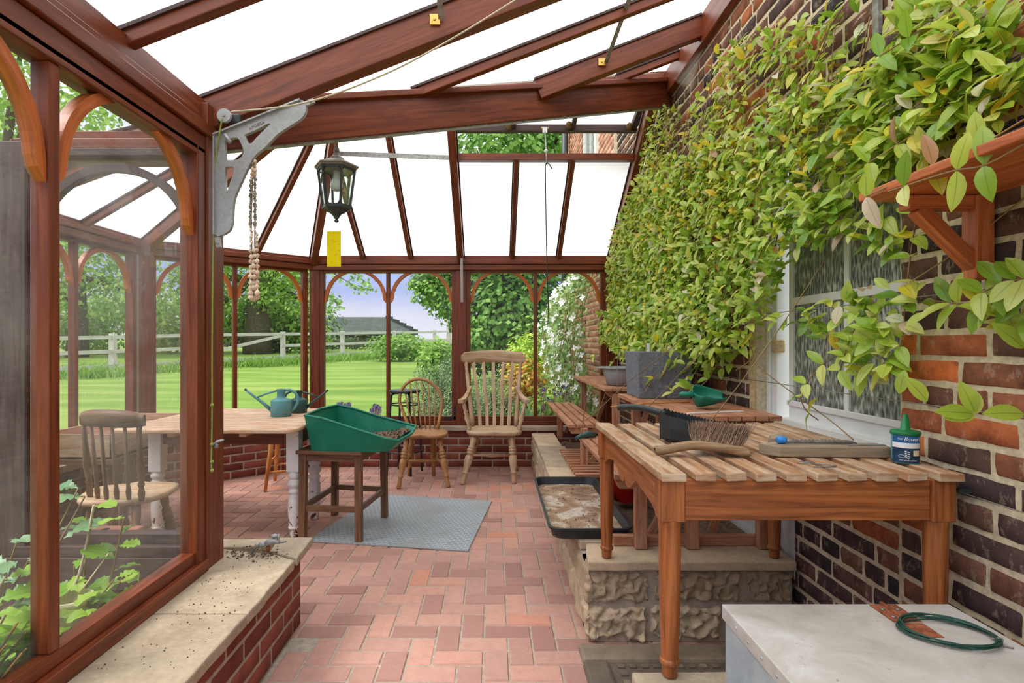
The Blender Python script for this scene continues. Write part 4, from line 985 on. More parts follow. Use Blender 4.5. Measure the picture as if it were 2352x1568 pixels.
# grey basin on the far staging
bn = thing('washing_up_bowl', 'grey plastic bowl on the far staging beside the window post', 'bowl', (.98, 4.15, .93))
m = MB(); prof = []
bc = V((1.0, 4.12, .931))
def bring(r, z): return [bc + V((r * (math.copysign(abs(math.cos(t)) ** .75, math.cos(t))), r * .85 * math.copysign(abs(math.sin(t)) ** .75, math.sin(t)), z)) for t in [2 * PI * k / 40 for k in range(40)]]
rs = [bring(.12, 0), bring(.14, .006), bring(.168, .10), bring(.172, .125), bring(.19, .128), bring(.192, .138), bring(.17, .137), bring(.135, .012), bring(.02, .010)]
vs = sum(rs, []); fs = [(k * 40 + i, k * 40 + (i + 1) % 40, (k + 1) * 40 + (i + 1) % 40, (k + 1) * 40 + i) for k in range(len(rs) - 1) for i in range(40)]; fs.append(tuple(range(39, -1, -1))); fs.append(tuple(8 * 40 + i for i in range(40)))
m.add(vs, fs, None, None, True); m.build('bowl_shell', MT['grey_plastic'], bn)
hn = MB(); hn.box((bc.x - .215, bc.y - .05, .931 + .124), (bc.x - .18, bc.y + .05, .931 + .138)); hn.build('lip', MT['grey_plastic'], bn, bevel=.006)
gh = thing('hose_gun', 'green hose sprayer nozzle lying on the lower staging tier', 'hose nozzle', (.565, 3.3, .67))
m = MB(); m.tube([px(1322, 1008, 3.30), px(1336, 1000, 3.30), px(1352, 997, 3.32), px(1368, 999, 3.34)], [.013, .014, .022, .012], 12); m.build('nozzle_body', MT['can_dark'], gh)

# wall shelf with its bracket
sh = thing('bracket_shelf', 'orange-brown wooden shelf on a timber bracket, upper right of the brick wall', 'shelf', (1.13, 1.0, 1.62))
m = MB(); m.box((.975, .35, 1.618), (1.12, 1.46, 1.640)); m.box((1.123, .35, 1.618), (XW - .008, 1.46, 1.640)); m.build('board', MT['bracket_wood'], sh, bevel=.003)
b2 = MB(); b2.box((1.215, 1.375, 1.405), (XW - .008, 1.42, 1.617)); w0 = b2.build('wall_leg', MT['bracket_wood'], sh, bevel=.003)
b2 = MB(); b2.box((1.05, 1.378, 1.582), (1.215, 1.418, 1.617)); b2.build('arm', MT['bracket_wood'], sh, bevel=.003)
b2 = MB(); b2.bar((1.082, 1.398, 1.585), (1.238, 1.398, 1.43), .036, .034); b2.build('strut', MT['bracket_wood'], sh, bevel=.003)
b2 = MB(); b2.lathe([(.009, 0), (.0085, .003), (.004, .004), (.001, .003)], (1.238, 1.374, 1.418), 12, axis=(0, -1, 0)); b2.build('screw', MT['steel'], w0)
# ---------------------------------------------------------------- the bay: table, chairs, hanging things
LEGP = [(0, .012), (.02, .0145), (.15, .013), (.20, .0125), (.215, .0165), (.235, .0165), (.25, .012), (.36, .019), (.48, .0235), (.55, .021), (.585, .0135), (.60, .021), (.63, .0215), (.645, .016), (.66, .022), (.69, .022), (.705, .016), (.72, .021), (.74, .0205), (.76, .0135), (.86, .0185), (1, .016)]
def scaled(prof, k): return [(t, r * k) for t, r in prof]
def seat_mesh(mb, c, rot, w, d, th, dish=.012, front=.06, n=40):
    """saddle seat, wider in front; local +y is the back"""
    c = V(c); ca, sa = math.cos(rot), math.sin(rot); rings = []
    def P(r, z, t):
        x = r * w / 2 * math.copysign(abs(math.cos(t)) ** .72, math.cos(t)); y = r * d / 2 * math.copysign(abs(math.sin(t)) ** .72, math.sin(t))
        x *= 1 - .10 * (y / (d / 2)); y += (-front * .35 * (abs(x) / (w / 2)) ** 2 + front * .2 if y < 0 else 0)
        zz = z - (dish * (1 - r ** 2) if z > 0 else 0) - (.008 * (abs(x) / w * 2) ** 2 if False else 0) + (.010 * math.exp(-(x / .03) ** 2) * (1 if y < -d * .2 and z > 0 and r > .5 else 0))
        return c + V((x * ca - y * sa, x * sa + y * ca, zz))
    T = [2 * PI * k / n for k in range(n)]
    for r, z in ((.02, 0), (.85, 0), (.97, .004), (1, th * .5), (.985, th * .88), (.95, th), (.7, th), (.4, th), (.02, th)): rings.append([P(r, z, t) for t in T])
    vs = sum(rings, []); fs = [(k * n + i, k * n + (i + 1) % n, (k + 1) * n + (i + 1) % n, (k + 1) * n + i) for k in range(len(rings) - 1) for i in range(n)]
    fs += [tuple(range(n - 1, -1, -1)), tuple(8 * n + i for i in range(n))]
    mb.add(vs, fs, [[(vs[i].x, vs[i].y) for i in f] for f in fs], None, True)
def strip(mb, pts, w, t, side):
    """flat bar along pts: w across (side), t thick"""
    pts = [V(p) for p in pts]; side = V(side).normalized(); vs = []; fs = []; uv = []; L = 0; o = R.uniform(0, 40)
    for k, p in enumerate(pts):
        d = (pts[min(k + 1, len(pts) - 1)] - pts[max(k - 1, 0)]).normalized(); n = d.cross(side).normalized(); s_ = n.cross(d)
        ww = w[k] if isinstance(w, list) else w
        vs += [p + s_ * ww / 2 + n * t / 2, p - s_ * ww / 2 + n * t / 2, p - s_ * ww / 2 - n * t / 2, p + s_ * ww / 2 - n * t / 2]
        if k:
            l = (p - pts[k - 1]).length; b = 4 * k
            for i in range(4): fs.append((b - 4 + i, b - 4 + (i + 1) % 4, b + (i + 1) % 4, b + i)); uv.append([(L + o, i * .03), (L + o, i * .03 + .03), (L + l + o, i * .03 + .03), (L + l + o, i * .03)])
            L += l
    fs += [(3, 2, 1, 0), tuple(4 * (len(pts) - 1) + i for i in range(4))]; uv += [[(0, 0)] * 4] * 2
    mb.add(vs, fs, uv)

# big lath-back armchair
ac = thing('windsor_armchair', 'tall pale lath-back wooden armchair facing the camera before the far window', 'armchair', (0, 5.1, 0))
sz = .418; mat = MT['pale']
m = MB(); seat_mesh(m, (.01, 5.06, sz), .0, .50, .42, .042); m.build('seat', mat, ac)
for a, b in (((-.275, 4.835, 0), (-.165, 4.95, sz + .008)), ((.185, 4.865, 0), (.165, 4.95, sz + .008)), ((-.255, 5.36, 0), (-.14, 5.18, sz + .008)), ((.225, 5.36, 0), (.15, 5.18, sz + .008))):
    m = MB(); turned(m, a, b, scaled(LEGP, 1.6)); m.build('leg', mat, ac)
for a, b in (((-.225, 4.89, .21), (-.205, 5.28, .2)), ((.178, 4.90, .21), (.195, 5.28, .2)), ((-.21, 5.09, .205), (.185, 5.09, .205))):
    m = MB(); turned(m, a, b, [(0, .009), (.3, .013), (.45, .017), (.5, .019), (.55, .017), (.7, .013), (1, .009)]); m.build('stretcher', mat, ac)
bt, bb = 5.40, 5.235                                   # back leans away
def ab(x, z): return V((x, bb + (bt - bb) * (z - .46) / .62, z))
m = MB(); P = []
cr = []
for k in range(21):
    t = -1 + 2 * k / 20; x = t * .318; y = bt + .05 - .06 * t * t; zt_ = 1.178 - .022 * t * t; zb = 1.055 - .01 * t * t
    if abs(t) > .9: zb += .035 * (abs(t) - .9) / .1; zt_ -= .03 * ((abs(t) - .9) / .1)
    cr.append((x, y, zb, zt_))
vs = []
for x, y, zb, zt_ in cr:
    h = zt_ - zb
    for dy, dz in ((-.013, 0), (-.016, .3), (-.018, .75), (-.012, .95), (0, 1), (.014, .9), (.016, .5), (.013, 0)): vs.append(V((x, y + dy, zb + dz * h)))
fs = [(k * 8 + i, k * 8 + (i + 1) % 8, (k + 1) * 8 + (i + 1) % 8, (k + 1) * 8 + i) for k in range(20) for i in range(8)] + [tuple(range(8)), tuple(160 + i for i in range(7, -1, -1))]
m.add(vs, fs, [[(vs[i].x, vs[i].z) for i in f] for f in fs], None, True); m.build('crest_rail', mat, ac)
for s in (-1, 1):
    m = MB(); x0, x1 = s * .205 + .01, s * .272; p, q = ab(x0, .455), V((x1, bt + .01, 1.07)); turned(m, p, q, [(0, .018), (.12, .023), (.5, .021), (.8, .019), (.86, .013), (.88, .018), (.90, .012), (.93, .019), (.97, .019), (1, .012)]); m.build('back_post', mat, ac)
for k in range(5):
    u = k / 4 - .5; P = [ab(.01 + u * .27, .45), ab(.01 + u * .30, .62) + V((0, .025, 0)), ab(u * .34, .85) + V((0, .02, 0)), V((u * .40, bt + .045 - .06 * (u * 1.25) ** 2, 1.07))]
    m = MB(); strip(m, smooth_path(P, 5), .032, .009, (1, 0, 0)); m.build('lath', mat, ac)
for s in (-1, 1):
    P = smooth_path([ab(s * .222, .82) + V((0, -.01, .0)), V((s * .262 + .005, 5.2, .745)), V((s * .285 + .01, 5.08, .722)), V((s * .30 + .01, 4.97, .722)), V((s * .305 + .01, 4.93, .722))], 5)
    m = MB(); strip(m, P, [.03] * 4 + [.034, .036, .038, .04, .042, .044, .046, .05, .054, .056, .056, .056, .05, .05, .05, .05, .04][:len(P) - 4] if len(P) <= 21 else .055, .036, (1, 0, 0)); m.build('arm', mat, ac, bevel=.01)
    for y0, y1 in ((4.97, 4.99), (5.07, 5.06)):
        m = MB(); turned(m, (s * .225 + .01, y0, .455), (s * .285 + .01, y1, .712), [(0, .012), (.08, .018), (.16, .011), (.2, .019), (.24, .012), (.42, .024), (.58, .012), (.63, .019), (.68, .012), (.85, .016), (1, .010)]); m.build('arm_spindle', mat, ac)

# hoop-back chair
hc = thing('hoop_back_chair', 'small hoop-back spindle chair between the green tray and the armchair', 'chair', (-.61, 4.92, 0))
mat = MT['elm']; sz = .422; rot = -.08
m = MB(); seat_mesh(m, (-.618, 4.90, sz), rot, .43, .40, .036); m.build('seat', mat, hc)
for a, b in (((-.812, 4.69, 0), (-.755, 4.80, sz)), ((-.388, 4.745, 0), (-.475, 4.80, sz)), ((-.795, 5.16, 0), (-.74, 5.02, sz)), ((-.562, 5.16, 0), (-.55, 5.02, sz))):
    m = MB(); turned(m, a, b, scaled(LEGP, 1.35)); m.build('leg', mat, hc)
for a, b in (((-.785, 4.745, .19), (-.77, 5.09, .19)), ((-.43, 4.775, .19), (-.555, 5.09, .19)), ((-.777, 4.92, .19), (-.49, 4.93, .19))):
    m = MB(); turned(m, a, b, [(0, .008), (.3, .011), (.5, .015), (.7, .011), (1, .008)]); m.build('stretcher', mat, hc)
hcx, hy0 = -.705, 5.06
H_ = []
for k in range(33):
    t = PI * (-.16 + 1.32 * k / 32); x = .198 * math.cos(t); z = .705 + (.205 * math.sin(t) if math.sin(t) > 0 else .205 * math.sin(t))
    if math.sin(t) < 0: x = math.copysign(.198 * math.cos(t) ** .0 * 1, math.cos(t)); 
    H_.append((x, z))
H_ = [(.128, .455), (.155, .54), (.185, .64)] + [(.2 * math.cos(PI * k / 24), .70 + .21 * math.sin(PI * k / 24)) for k in range(25)] + [(-.185, .64), (-.155, .54), (-.128, .455)]
def hp(x, z): return V((hcx + x + .06 * (1 - (z - .45) / .45) , hy0 + .12 * (z - .45) / .45, z))
m = MB(); m.tube([hp(x, z) for x, z in H_], .0155, 10); m.build('hoop', mat, hc)
for k in range(6):
    u = (k - 2.5) / 2.5; xb = u * .10; xt = u * .145; zt_ = .70 + .21 * math.sqrt(max(0, 1 - (xt / .2) ** 2))
    m = MB(); m.tube([hp(xb, .452), hp(xb * .5 + xt * .5, .6), hp(xt, zt_)], [.0065, .0085, .0055], 8); m.build('spindle', mat, hc)

# black metal stool behind it
bk = thing('metal_stool', 'black metal bar stool half hidden behind the hoop-back chair', 'stool', (-.84, 5.14, 0))
sc_ = V((-.855, 5.28, 0))
m = MB(); m.lathe([(.03, .775), (.148, .775), (.152, .782), (.152, .792), (.146, .798), (.0, .798)], sc_, 32); m.build('seat', MT['black_metal'], bk)
for a in (.5, 2.07, 3.64, 5.2):
    d = V((math.cos(a), math.sin(a), 0)); m = MB(); m.tube(smooth_path([sc_ + d * .06 + V((0, 0, .77)), sc_ + d * .118 + V((0, 0, .765)), sc_ + d * .138 + V((0, 0, .72)), sc_ + d * .15 + V((0, 0, .5)), sc_ + d * .178, ], 5), .011, 8); m.build('leg', MT['black_metal'], bk)
for z, r in ((.66, .138), (.215, .166)):
    m = MB(); m.tube([sc_ + V((r * math.cos(t), r * math.sin(t), z)) for t in [2 * PI * k / 28 for k in range(29)]], .007, 6, caps=False); m.build('ring', MT['black_metal'], bk)

# orange beech stool behind the pine table
ob = thing('wooden_stool', 'orange varnished splay-legged wooden stool behind the pine table', 'stool', (-1.83, 4.78, 0))
c = V((-1.83, 4.80, 0)); m = MB(); m.lathe([(.02, .56), (.14, .56), (.15, .57), (.15, .585), (.14, .595), (0, .59)], c, 28); m.build('seat', MT['orange'], ob)
LG = []
for x, y in ((-.085, -.21), (.13, -.15), (-.15, .16), (.12, .18)):
    a, b = c + V((x, y, 0)), c + V((x * .55, y * .55, .565)); LG.append((a, b)); m = MB(); turned(m, a, b, [(0, .013), (.4, .019), (.7, .019), (1, .014)]); m.build('leg', MT['orange'], ob)
for i, j, t in ((0, 1, .28), (2, 3, .28), (0, 2, .42), (1, 3, .42)):
    m = MB(); turned(m, LG[i][0].lerp(LG[i][1], t), LG[j][0].lerp(LG[j][1], t), [(0, .008), (.5, .012), (1, .008)]); m.build('stretcher', MT['orange'], ob)

# pine table on white turned legs
def m_peel():
    t = NT('peeling_white_paint'); n = t.noise(t.uv(1, 1, True), 26, 5, .65, .8); lo = t.n('SeparateXYZ'); tc = t.n('TexCoord'); t.l(tc.outputs['Object'], lo.inputs[0])
    k = t.math('SUBTRACT', n, t.math('MULTIPLY', t.math('MAXIMUM', t.math('SUBTRACT', .22, lo.outputs[2]), 0), .8))
    c = t.ramp(k, [(.33, S(104, 58, 36)), (.36, S(228, 224, 218)), (.7, S(238, 236, 232))]); t.principled(c, .5, k, .3, .004, .4); return t.m
tb = thing('pine_table', 'scrubbed pine table with rounded corners on white turned legs', 'table', (-1.7, 3.75, 0))
m = MB(); zt = .735
P = []
for cx_, cy_, s in ((-1.235, 4.24, 0), (-2.21, 4.24, 1), (-2.21, 3.28, 2), (-1.235, 3.28, 3)):
    for k in range(6): t = PI / 2 * (s + k / 5); P.append((cx_ + .06 * math.cos(t), cy_ + .06 * math.sin(t)))
m.prism(P, (0, 0, zt - .024), (1, 0, 0), (0, 1, 0), (0, 0, .024)); m.build('table_top', MT['pine'], tb, bevel=.007)
m = MB(); 
for lo, hi in (((-2.15, 3.485, .60), (-1.27, 3.505, .711)), ((-2.15, 3.90, .60), (-1.27, 3.92, .711)), ((-1.265, 3.5, .60), (-1.245, 3.9, .711)), ((-2.165, 3.5, .60), (-2.145, 3.9, .711))): m.box(lo, hi)
m.build('apron', MT['pine_dark'], tb)
for x in (-1.52, -1.95): m = MB(); m.box((x, 3.27, .685), (x + .04, 3.50, .711)); m.build('leaf_support', MT['pine'], tb)
tl = [(0, .022), (.015, .027), (.06, .028), (.12, .03), (.135, .037), (.155, .04), (.17, .034), (.2, .035), (.38, .041), (.52, .039), (.60, .033), (.62, .04), (.64, .042), (.66, .034), (.68, .031), (.70, .04), (.725, .046), (.755, .046), (.78, .036), (.8, .03), (.82, .04), (.85, .043), (.87, .04), (.88, .036)]
for lx, ly in ((-1.272, 3.50), (-1.268, 3.88), (-2.146, 3.5), (-2.146, 3.88)):
    m = MB(); m.lathe([(r, t * .475) for t, r in tl] + [(.036, .45)], (lx, ly, 0), 20); m.box((lx - .04, ly - .04, .43), (lx + .04, ly + .04, .711)); m.build('leg', MT.setdefault('peel', m_peel()), tb, bevel=.003)

# watering cans
def can(name, label, c, rot, s, mat, d):
    c = V(c); t = thing(name, label, 'watering can', c, 'watering cans on the pine table'); e = V((math.cos(rot), math.sin(rot), 0)); Z = V((0, 0, 1))
    def q(x, z): return c + e * x * s + Z * z * s
    m = MB(); m.lathe([(r * s, z * s) for r, z in ((.066, 0), (.07, .003), (.069, .107), (.066, .113), (.042, .124), (.03, .127), (.028, .135), (.0285, .18), (.031, .182), (.031, .189), (.026, .189), (.024, .15))], c, 28); m.build('body', mat, t)
    m = MB(); m.tube([q(.06, .035), q(.12, .09), q(.19, .145), q(.235, .182)], [.014 * s, .011 * s, .009 * s, .0075 * s], 10); m.build('spout', mat, t)
    m = MB(); m.tube([q(.234, .181), q(.245, .190)], .0085 * s, 8); m.build('spout_tip', MT['black'], t)
    m = MB(); m.tube([q(.025, .178), q(.09, .160), q(.168, .129)], .0065 * s, 8); m.build('brace', mat, t)
    m = MB(); m.tube([q(x, z) for x, z in ((-.024, .18), (-.06, .183), (-.095, .165), (-.115, .13), (-.112, .09), (-.09, .05), (-.064, .03))], .0095 * s, 8); m.build('handle', mat, t); return t
can('watering_can', 'pale teal plastic watering can with spout pointing left', (-1.49, 3.84, zt + .001), PI + .1, 1.0, MT['can_blue'], 1)
can('watering_can', 'dark green watering can behind the teal one, spout pointing right', (-1.435, 4.03, zt + .001), .12, .86, MT['can_dark'], 1)

# brown stool with the green potting tray
ds = thing('square_stool', 'dark brown square-legged stool carrying the green potting tray', 'stool', (-1.0, 3.72, 0))
FB = [V((-1.205, 3.455, 0)), V((-.84, 3.42, 0)), V((-.775, 3.90, 0)), V((-1.15, 3.97, 0))]; SH = .574; mat = MT['stool']
for k, p in enumerate(FB):
    m = MB(); c = sum(FB, V()) / 4; q = p.lerp(c, .03); q.z = SH - .02; m.bar(p, q, .044, .044, FB[1] - FB[0]); m.build('leg', mat, ds, bevel=.003)
for i, j, z in ((0, 1, .205), (1, 2, .205), (2, 3, .205), (3, 0, .205)):
    m = MB(); m.bar(FB[i].lerp(FB[j], .05) + V((0, 0, z)), FB[j].lerp(FB[i], .05) + V((0, 0, z)), .018, .036); m.build('stretcher', mat, ds)
c = sum(FB, V()) / 4; m = MB()
for g, z0, z1 in ((1.0, SH - .075, SH - .018),):
    for i in range(4): m.bar(FB[i] + V((0, 0, SH - .045)), FB[(i + 1) % 4] + V((0, 0, SH - .045)), .016, .05)
m.build('apron', mat, ds)
m = MB(); P = [c + (p - c) * 1.16 for p in FB]; m.prism([(p.x, p.y) for p in P], (0, 0, SH - .024), (1, 0, 0), (0, 1, 0), (0, 0, .024)); m.build('stool_top', mat, ds, bevel=.006)
gt = thing('potting_tray', 'green plastic potting tray with sloping sides and soil crumbs on the brown stool', 'potting tray', (-.98, 3.68, SH))
e = (FB[1] - FB[0]).normalized(); f = V((-e.y, e.x, 0)); o = V((-1.155, 3.40, SH + .002))
def tp(u, v, z): return o + e * u + f * v + V((0, 0, z))
# base outline (u right, v away) and rim outline with its height
base = [(.02, .02), (.50, .03), (.50, .46), (.02, .47)]; rim = [(-.012, -.012, .222), (.10, -.014, .205), (.30, -.014, .145), (.50, -.004, .085), (.565, .02, .066), (.60, .245, .078), (.575, .47, .092), (.50, .50, .105), (.30, .51, .15), (.10, .51, .208), (-.012, .508, .228), (-.024, .25, .232)]
bs_ = [(.02, .02), (.10, .015), (.28, .015), (.44, .02), (.50, .06), (.505, .245), (.50, .43), (.44, .475), (.28, .48), (.10, .48), (.02, .475), (.01, .25)]
n = 12; m = MB(); V0 = [tp(u, v, 0) for u, v in bs_]; V1 = [tp(u, v, z) for u, v, z in rim]
vs = V0 + V1; fs = [(i, (i + 1) % n, n + (i + 1) % n, n + i) for i in range(n)] + [tuple(range(n - 1, -1, -1))]
m.add(vs, fs, None, None, False); sh_ = m.build('tray_shell', MT['green'], gt); md = sh_.modifiers.new('s', 'SOLIDIFY'); md.thickness = .005; md.offset = 1; sh_.modifiers.new('b', 'BEVEL').width = .012; sh_.modifiers['b'].limit_method = 'ANGLE'
m = MB(); m.tube([V(p) for p in V1 + [V1[0], V1[1]]], .0085, 8, caps=False); m.build('rolled_rim', MT['green'], gt)
m = MB(); m.grid(lambda u, v: tp(.12 + u * .42, .04 + v * .42, .03 + .04 * u + .03 * max(0, N.noise(V((u * 5, v * 6, 1)))) * (.3 + u)), 26, 26)
for k in range(90): u, v = R.random() ** .5, R.random(); m.ball(tp(.12 + u * .42, .05 + v * .4, .042 + .04 * u), R.uniform(.003, .008), 5, 4)
m.build('soil_crumbs', MT['soil'], gt)

# rubber mat
def m_mat():
    t = NT('studded_rubber_mat'); uv = t.uv(1, 1); b = t.n('TexBrick'); b.offset = .5; b.inputs['Scale'].default_value = 1; b.inputs['Brick Width'].default_value = .036; b.inputs['Row Height'].default_value = .03; b.inputs['Mortar Size'].default_value = .0045; b.inputs['Mortar Smooth'].default_value = .3
    b.inputs['Color1'].default_value = S(140, 146, 152); b.inputs['Color2'].default_value = S(150, 156, 162); b.inputs['Mortar'].default_value = S(176, 182, 188); t.l(uv, b.inputs['Vector'])
    n = t.noise(t.uv(1, 1, True), 3, 5, .6); c = t.mix(t.ramp(n, [(.45, (0, 0, 0)), (.65, (.8, .8, .8))]), b.outputs[0], S(146, 148, 148)); t.principled(c, .55, b.outputs['Fac'], .4, .003, .3); return t.m
mt = MB(); Q = [V((-1.165, 3.43, .002)), V((-.151, 3.264, .002)), V((-.012, 4.30, .002)), V((-.95, 4.50, .002))]
T = [p + V((0, 0, .006)) for p in Q]; uv4 = [(0, 0), (1.02, 0), (1.02, 1.04), (0, 1.04)]
mt.add(Q + T, [(4, 5, 6, 7), (0, 1, 5, 4), (1, 2, 6, 5), (2, 3, 7, 6), (3, 0, 4, 7)], [uv4] + [[(0, 0), (1, 0), (1, .01), (0, .01)]] * 4)
tag(mt.build('rubber_mat', m_mat()), 'grey studded rubber mat on the brick floor under the brown stool', 'mat')

# lantern
LY = 2.61; lx = (773 - CX) / F * LY; top = 2.155; ln = thing('hanging_lantern', 'black six-sided lantern with frosted bulb hanging from the valley beam', 'lantern', (lx, LY, 1.83))
LC = V((lx, LY, 0)); hexr = .02
im = MT['iron']
m = MB(); m.lathe([(.004, 2.178), (.011, 2.176), (.0135, 2.17), (.0145, 2.15), (.022, 2.136), (.033, 2.128), (.036, 2.125), (.036, 2.121), (.092, 2.094), (.106, 2.088), (.107, 2.082), (.101, 2.079), (.1, 2.074), (.09, 2.071), (.085, 2.071)], LC, 6, None, rot=hexr, smooth=False); m.build('roof', plain('bronzed_cap', S(134, 124, 114), .5, .4, .2, .25, 30), ln)
R0, R1, zA, zB = .088, .064, 2.072, 1.893
for k in range(6):
    a = hexr + k * PI / 3; b = hexr + (k + 1) * PI / 3; d, d2 = V((math.cos(a), math.sin(a), 0)), V((math.cos(b), math.sin(b), 0))
    m = MB(); m.bar(LC + d * R0 + V((0, 0, zA)), LC + d * R1 + V((0, 0, zB)), .010, .010, d); m.build('corner_bar', im, ln)
    m = MB(); A, B, C_, D = [LC + (dd * rr + V((0, 0, zz))) for dd, rr, zz in ((d, R0, zA), (d2, R0, zA), (d2, R1, zB), (d, R1, zB))]
    m.bar(A, B, .008, .018, (0, 0, 1)); m.bar(D, C_, .008, .014, (0, 0, 1))
    for p, s1, s2 in ((A, B, D), (B, A, C_), (C_, D, B), (D, C_, A)): m.add([p, p.lerp(s1, .3), p.lerp(s2, .16)], [(0, 1, 2)], [[(0, 0)] * 3])
    m.build('glazing_frame', im, ln)
    m = MB(); m.add([x * .985 + LC * .015 if False else x for x in (A, B, C_, D)], [(0, 1, 2, 3)], [[(0, 0)] * 4]); m.build('pane', MT['lamp_glass'], ln)
m = MB(); m.lathe([(.0, 1.896), (.066, 1.896), (.070, 1.891), (.070, 1.884), (.056, 1.880), (.05, 1.872), (.034, 1.866), (.022, 1.856), (.014, 1.846), (.011, 1.838), (.006, 1.836), (.005, 1.832)], LC, 6, rot=hexr, smooth=False); m.build('base', im, ln)
m = MB(); m.lathe([(.003, 1.836), (.008, 1.833), (.011, 1.828), (.008, 1.822), (.001, 1.819)], LC, 12); m.build('finial', im, ln)
m = MB(); m.lathe([(.0, 1.968), (.012, 1.970), (.023, 1.980), (.0285, 1.996), (.026, 2.012), (.0175, 2.03), (.0145, 2.045), (.0145, 2.068)], LC, 20); m.build('bulb', MT['bulb'], ln)
m = MB()
for k in range(3):
    cz_ = 2.188 + k * .027; ax = V((1, 0, 0)) if k % 2 == 0 else V((0, 1, 0))
    m.tube([LC + ax * .0075 * math.cos(t) + V((0, 0, cz_ + .017 * math.sin(t))) for t in [2 * PI * i / 12 for i in range(13)]], .0018, 5, caps=False)
m.build('chain', MT['steel'], ln)

def m_sticky():
    t = NT('yellow_sticky_card'); n = t.noise(t.uv(1, 1, True), 190, 2, .5); n2 = t.noise(t.uv(1, 1, True), 25, 2, .5)
    k = t.math('MULTIPLY', t.ramp(n, [(.66, (0, 0, 0)), (.69, (1, 1, 1))]), t.ramp(n2, [(.4, (0, 0, 0)), (.55, (1, 1, 1))])); c = t.mix(k, S(255, 242, 24), S(90, 80, 20)); p = t.principled(c, .35); tl = t.n('BsdfTranslucent'); t.l(c, tl.inputs[0]); x = t.n('MixShader'); x.inputs[0].default_value = .55; t.l(p.outputs[0], x.inputs[1]); t.l(tl.outputs[0], x.inputs[2]); t.l(x.outputs[0], t.out.inputs[0]); return t.m
st = thing('sticky_trap', 'yellow sticky insect trap speckled with flies hanging under the lantern', 'sticky trap', (lx - .012, LY, 1.6))
m = MB(); a, b = px(751, 531, LY), px(783, 612, LY); m.box((a.x, LY - .0006, b.z), (b.x, LY + .0006, a.z)); m.build('card', m_sticky(), st)
m = MB(); m.tube([LC + V((-.002, 0, 1.822)), px(767, 522, LY), px(767, 538, LY - .001)], .0007, 4); m.build('wire', MT['steel'], st)

# garlic string
MT['garlic'] = m_brick('garlic_skin', [(0, S(214, 190, 172)), (.5, S(232, 212, 194)), (1, S(242, 228, 212))], .25, scale=3, bump=.2, rough=.6, dirt=S(150, 110, 90)); MT['garlic_dry'] = plain('dry_garlic_stalk', S(150, 136, 120), .9, .1, 0, .35, 60)
gy = 2.17; gs_ = thing('garlic_string', 'long plaited string of garlic bulbs hanging from the cast bracket', 'garlic string', px(582, 365, gy))
def bulb(mb, p, r, d): mb.lathe([(.001, -1.0 * r), (.45 * r, -.85 * r), (.85 * r, -.4 * r), (r, .05 * r), (.8 * r, .55 * r), (.35 * r, .95 * r), (.16 * r, 1.3 * r), (.12 * r, 1.9 * r)], p, 9, None, d)
for yy in range(372, 690, 6):
    k = (yy - 372) / 318; y = yy
    if k < .12: off, r = (-3, 4), .0075
    elif k < .5: off, r = (-6, 4), R.uniform(.005, .008)
    elif k < .62: off, r = (-6, 6), R.uniform(.009, .013)
    else: off, r = (-7, 0, 7), .0135 + .006 * (k - .62) / .38
    if k > .62 and (yy // 6) % 2: continue
    for ox in off:
        p = px(582 + ox + R.uniform(-1, 1) + (1.5 if k > .5 else 0), y + R.uniform(-2, 2), gy + R.uniform(-.012, .012)); m = MB()
        bulb(m, p, r * .62 if k > .5 else r, V((R.uniform(-.35, .35), R.uniform(-.35, .35), 1))); b_ = m.build('garlic_bulb', MT['garlic'] if k > .45 or k < .12 else MT['garlic_dry'], gs_)
m = MB(); m.tube(smooth_path([px(579, 352, gy), px(580, 420, gy), px(577, 500, gy), px(579, 600, gy), px(581, 680, gy)], 8), .0028, 6); m.tube(smooth_path([px(583, 352, gy), px(585, 420, gy), px(586, 500, gy), px(584, 600, gy), px(583, 680, gy)], 8), .0028, 6); m.build('plait', MT['garlic_dry'], gs_)

# cast aluminium bracket at the post (plane Y = 2.16), measured outlines
by = 2.163
cb = thing('cast_bracket', 'cast aluminium roof bracket with raised lettering between corner post and rafter', 'bracket', px(505, 545, by))
def bp(x, y, d=0.0): p = px(x, y, by); p.y = by - d; return p
outer = [(494, 314), (530, 299), (596, 270), (680, 236), (695, 233), (703, 241), (703, 258), (694, 273), (672, 288), (640, 309), (612, 338), (588, 358), (572, 384), (556, 418), (540, 456), (536, 490), (534, 515), (528, 530), (512, 540), (499, 541), (494, 520)]
holes = [[(563, 311), (596, 297), (620, 284), (624, 287), (612, 298), (592, 318), (581, 331), (574, 332), (569, 328)], [(517, 325), (536, 318), (548, 317), (554, 325), (560, 340), (563, 350), (558, 362), (548, 369), (520, 370)], [(519, 384), (537, 383), (541, 388), (538, 402), (525, 440), (519, 446)]]
cu = bpy.data.curves.new('casting', 'CURVE'); cu.dimensions = '2D'; cu.fill_mode = 'BOTH'; cu.extrude = .008; cu.bevel_depth = .0015
o3 = smooth_path([V((x, y, 0)) for x, y in outer[3:]], 4); outer = outer[:3] + [(p.x, p.y) for p in o3]
for poly in [outer] + holes:
    sp = cu.splines.new('POLY'); sp.points.add(len(poly) - 1); sp.use_cyclic_u = True
    for k, (x, y) in enumerate(poly): q = bp(x, y); sp.points[k].co = (q.x, q.z, 0, 1)
tmp = bpy.data.objects.new('casting', cu); col.objects.link(tmp); bpy.context.view_layer.update()
me = bpy.data.meshes.new_from_object(tmp.evaluated_get(bpy.context.evaluated_depsgraph_get())); bpy.data.objects.remove(tmp)
for v in me.vertices: v.co = V((v.co.x, by - v.co.z * 1.0, v.co.y))
me.flip_normals()
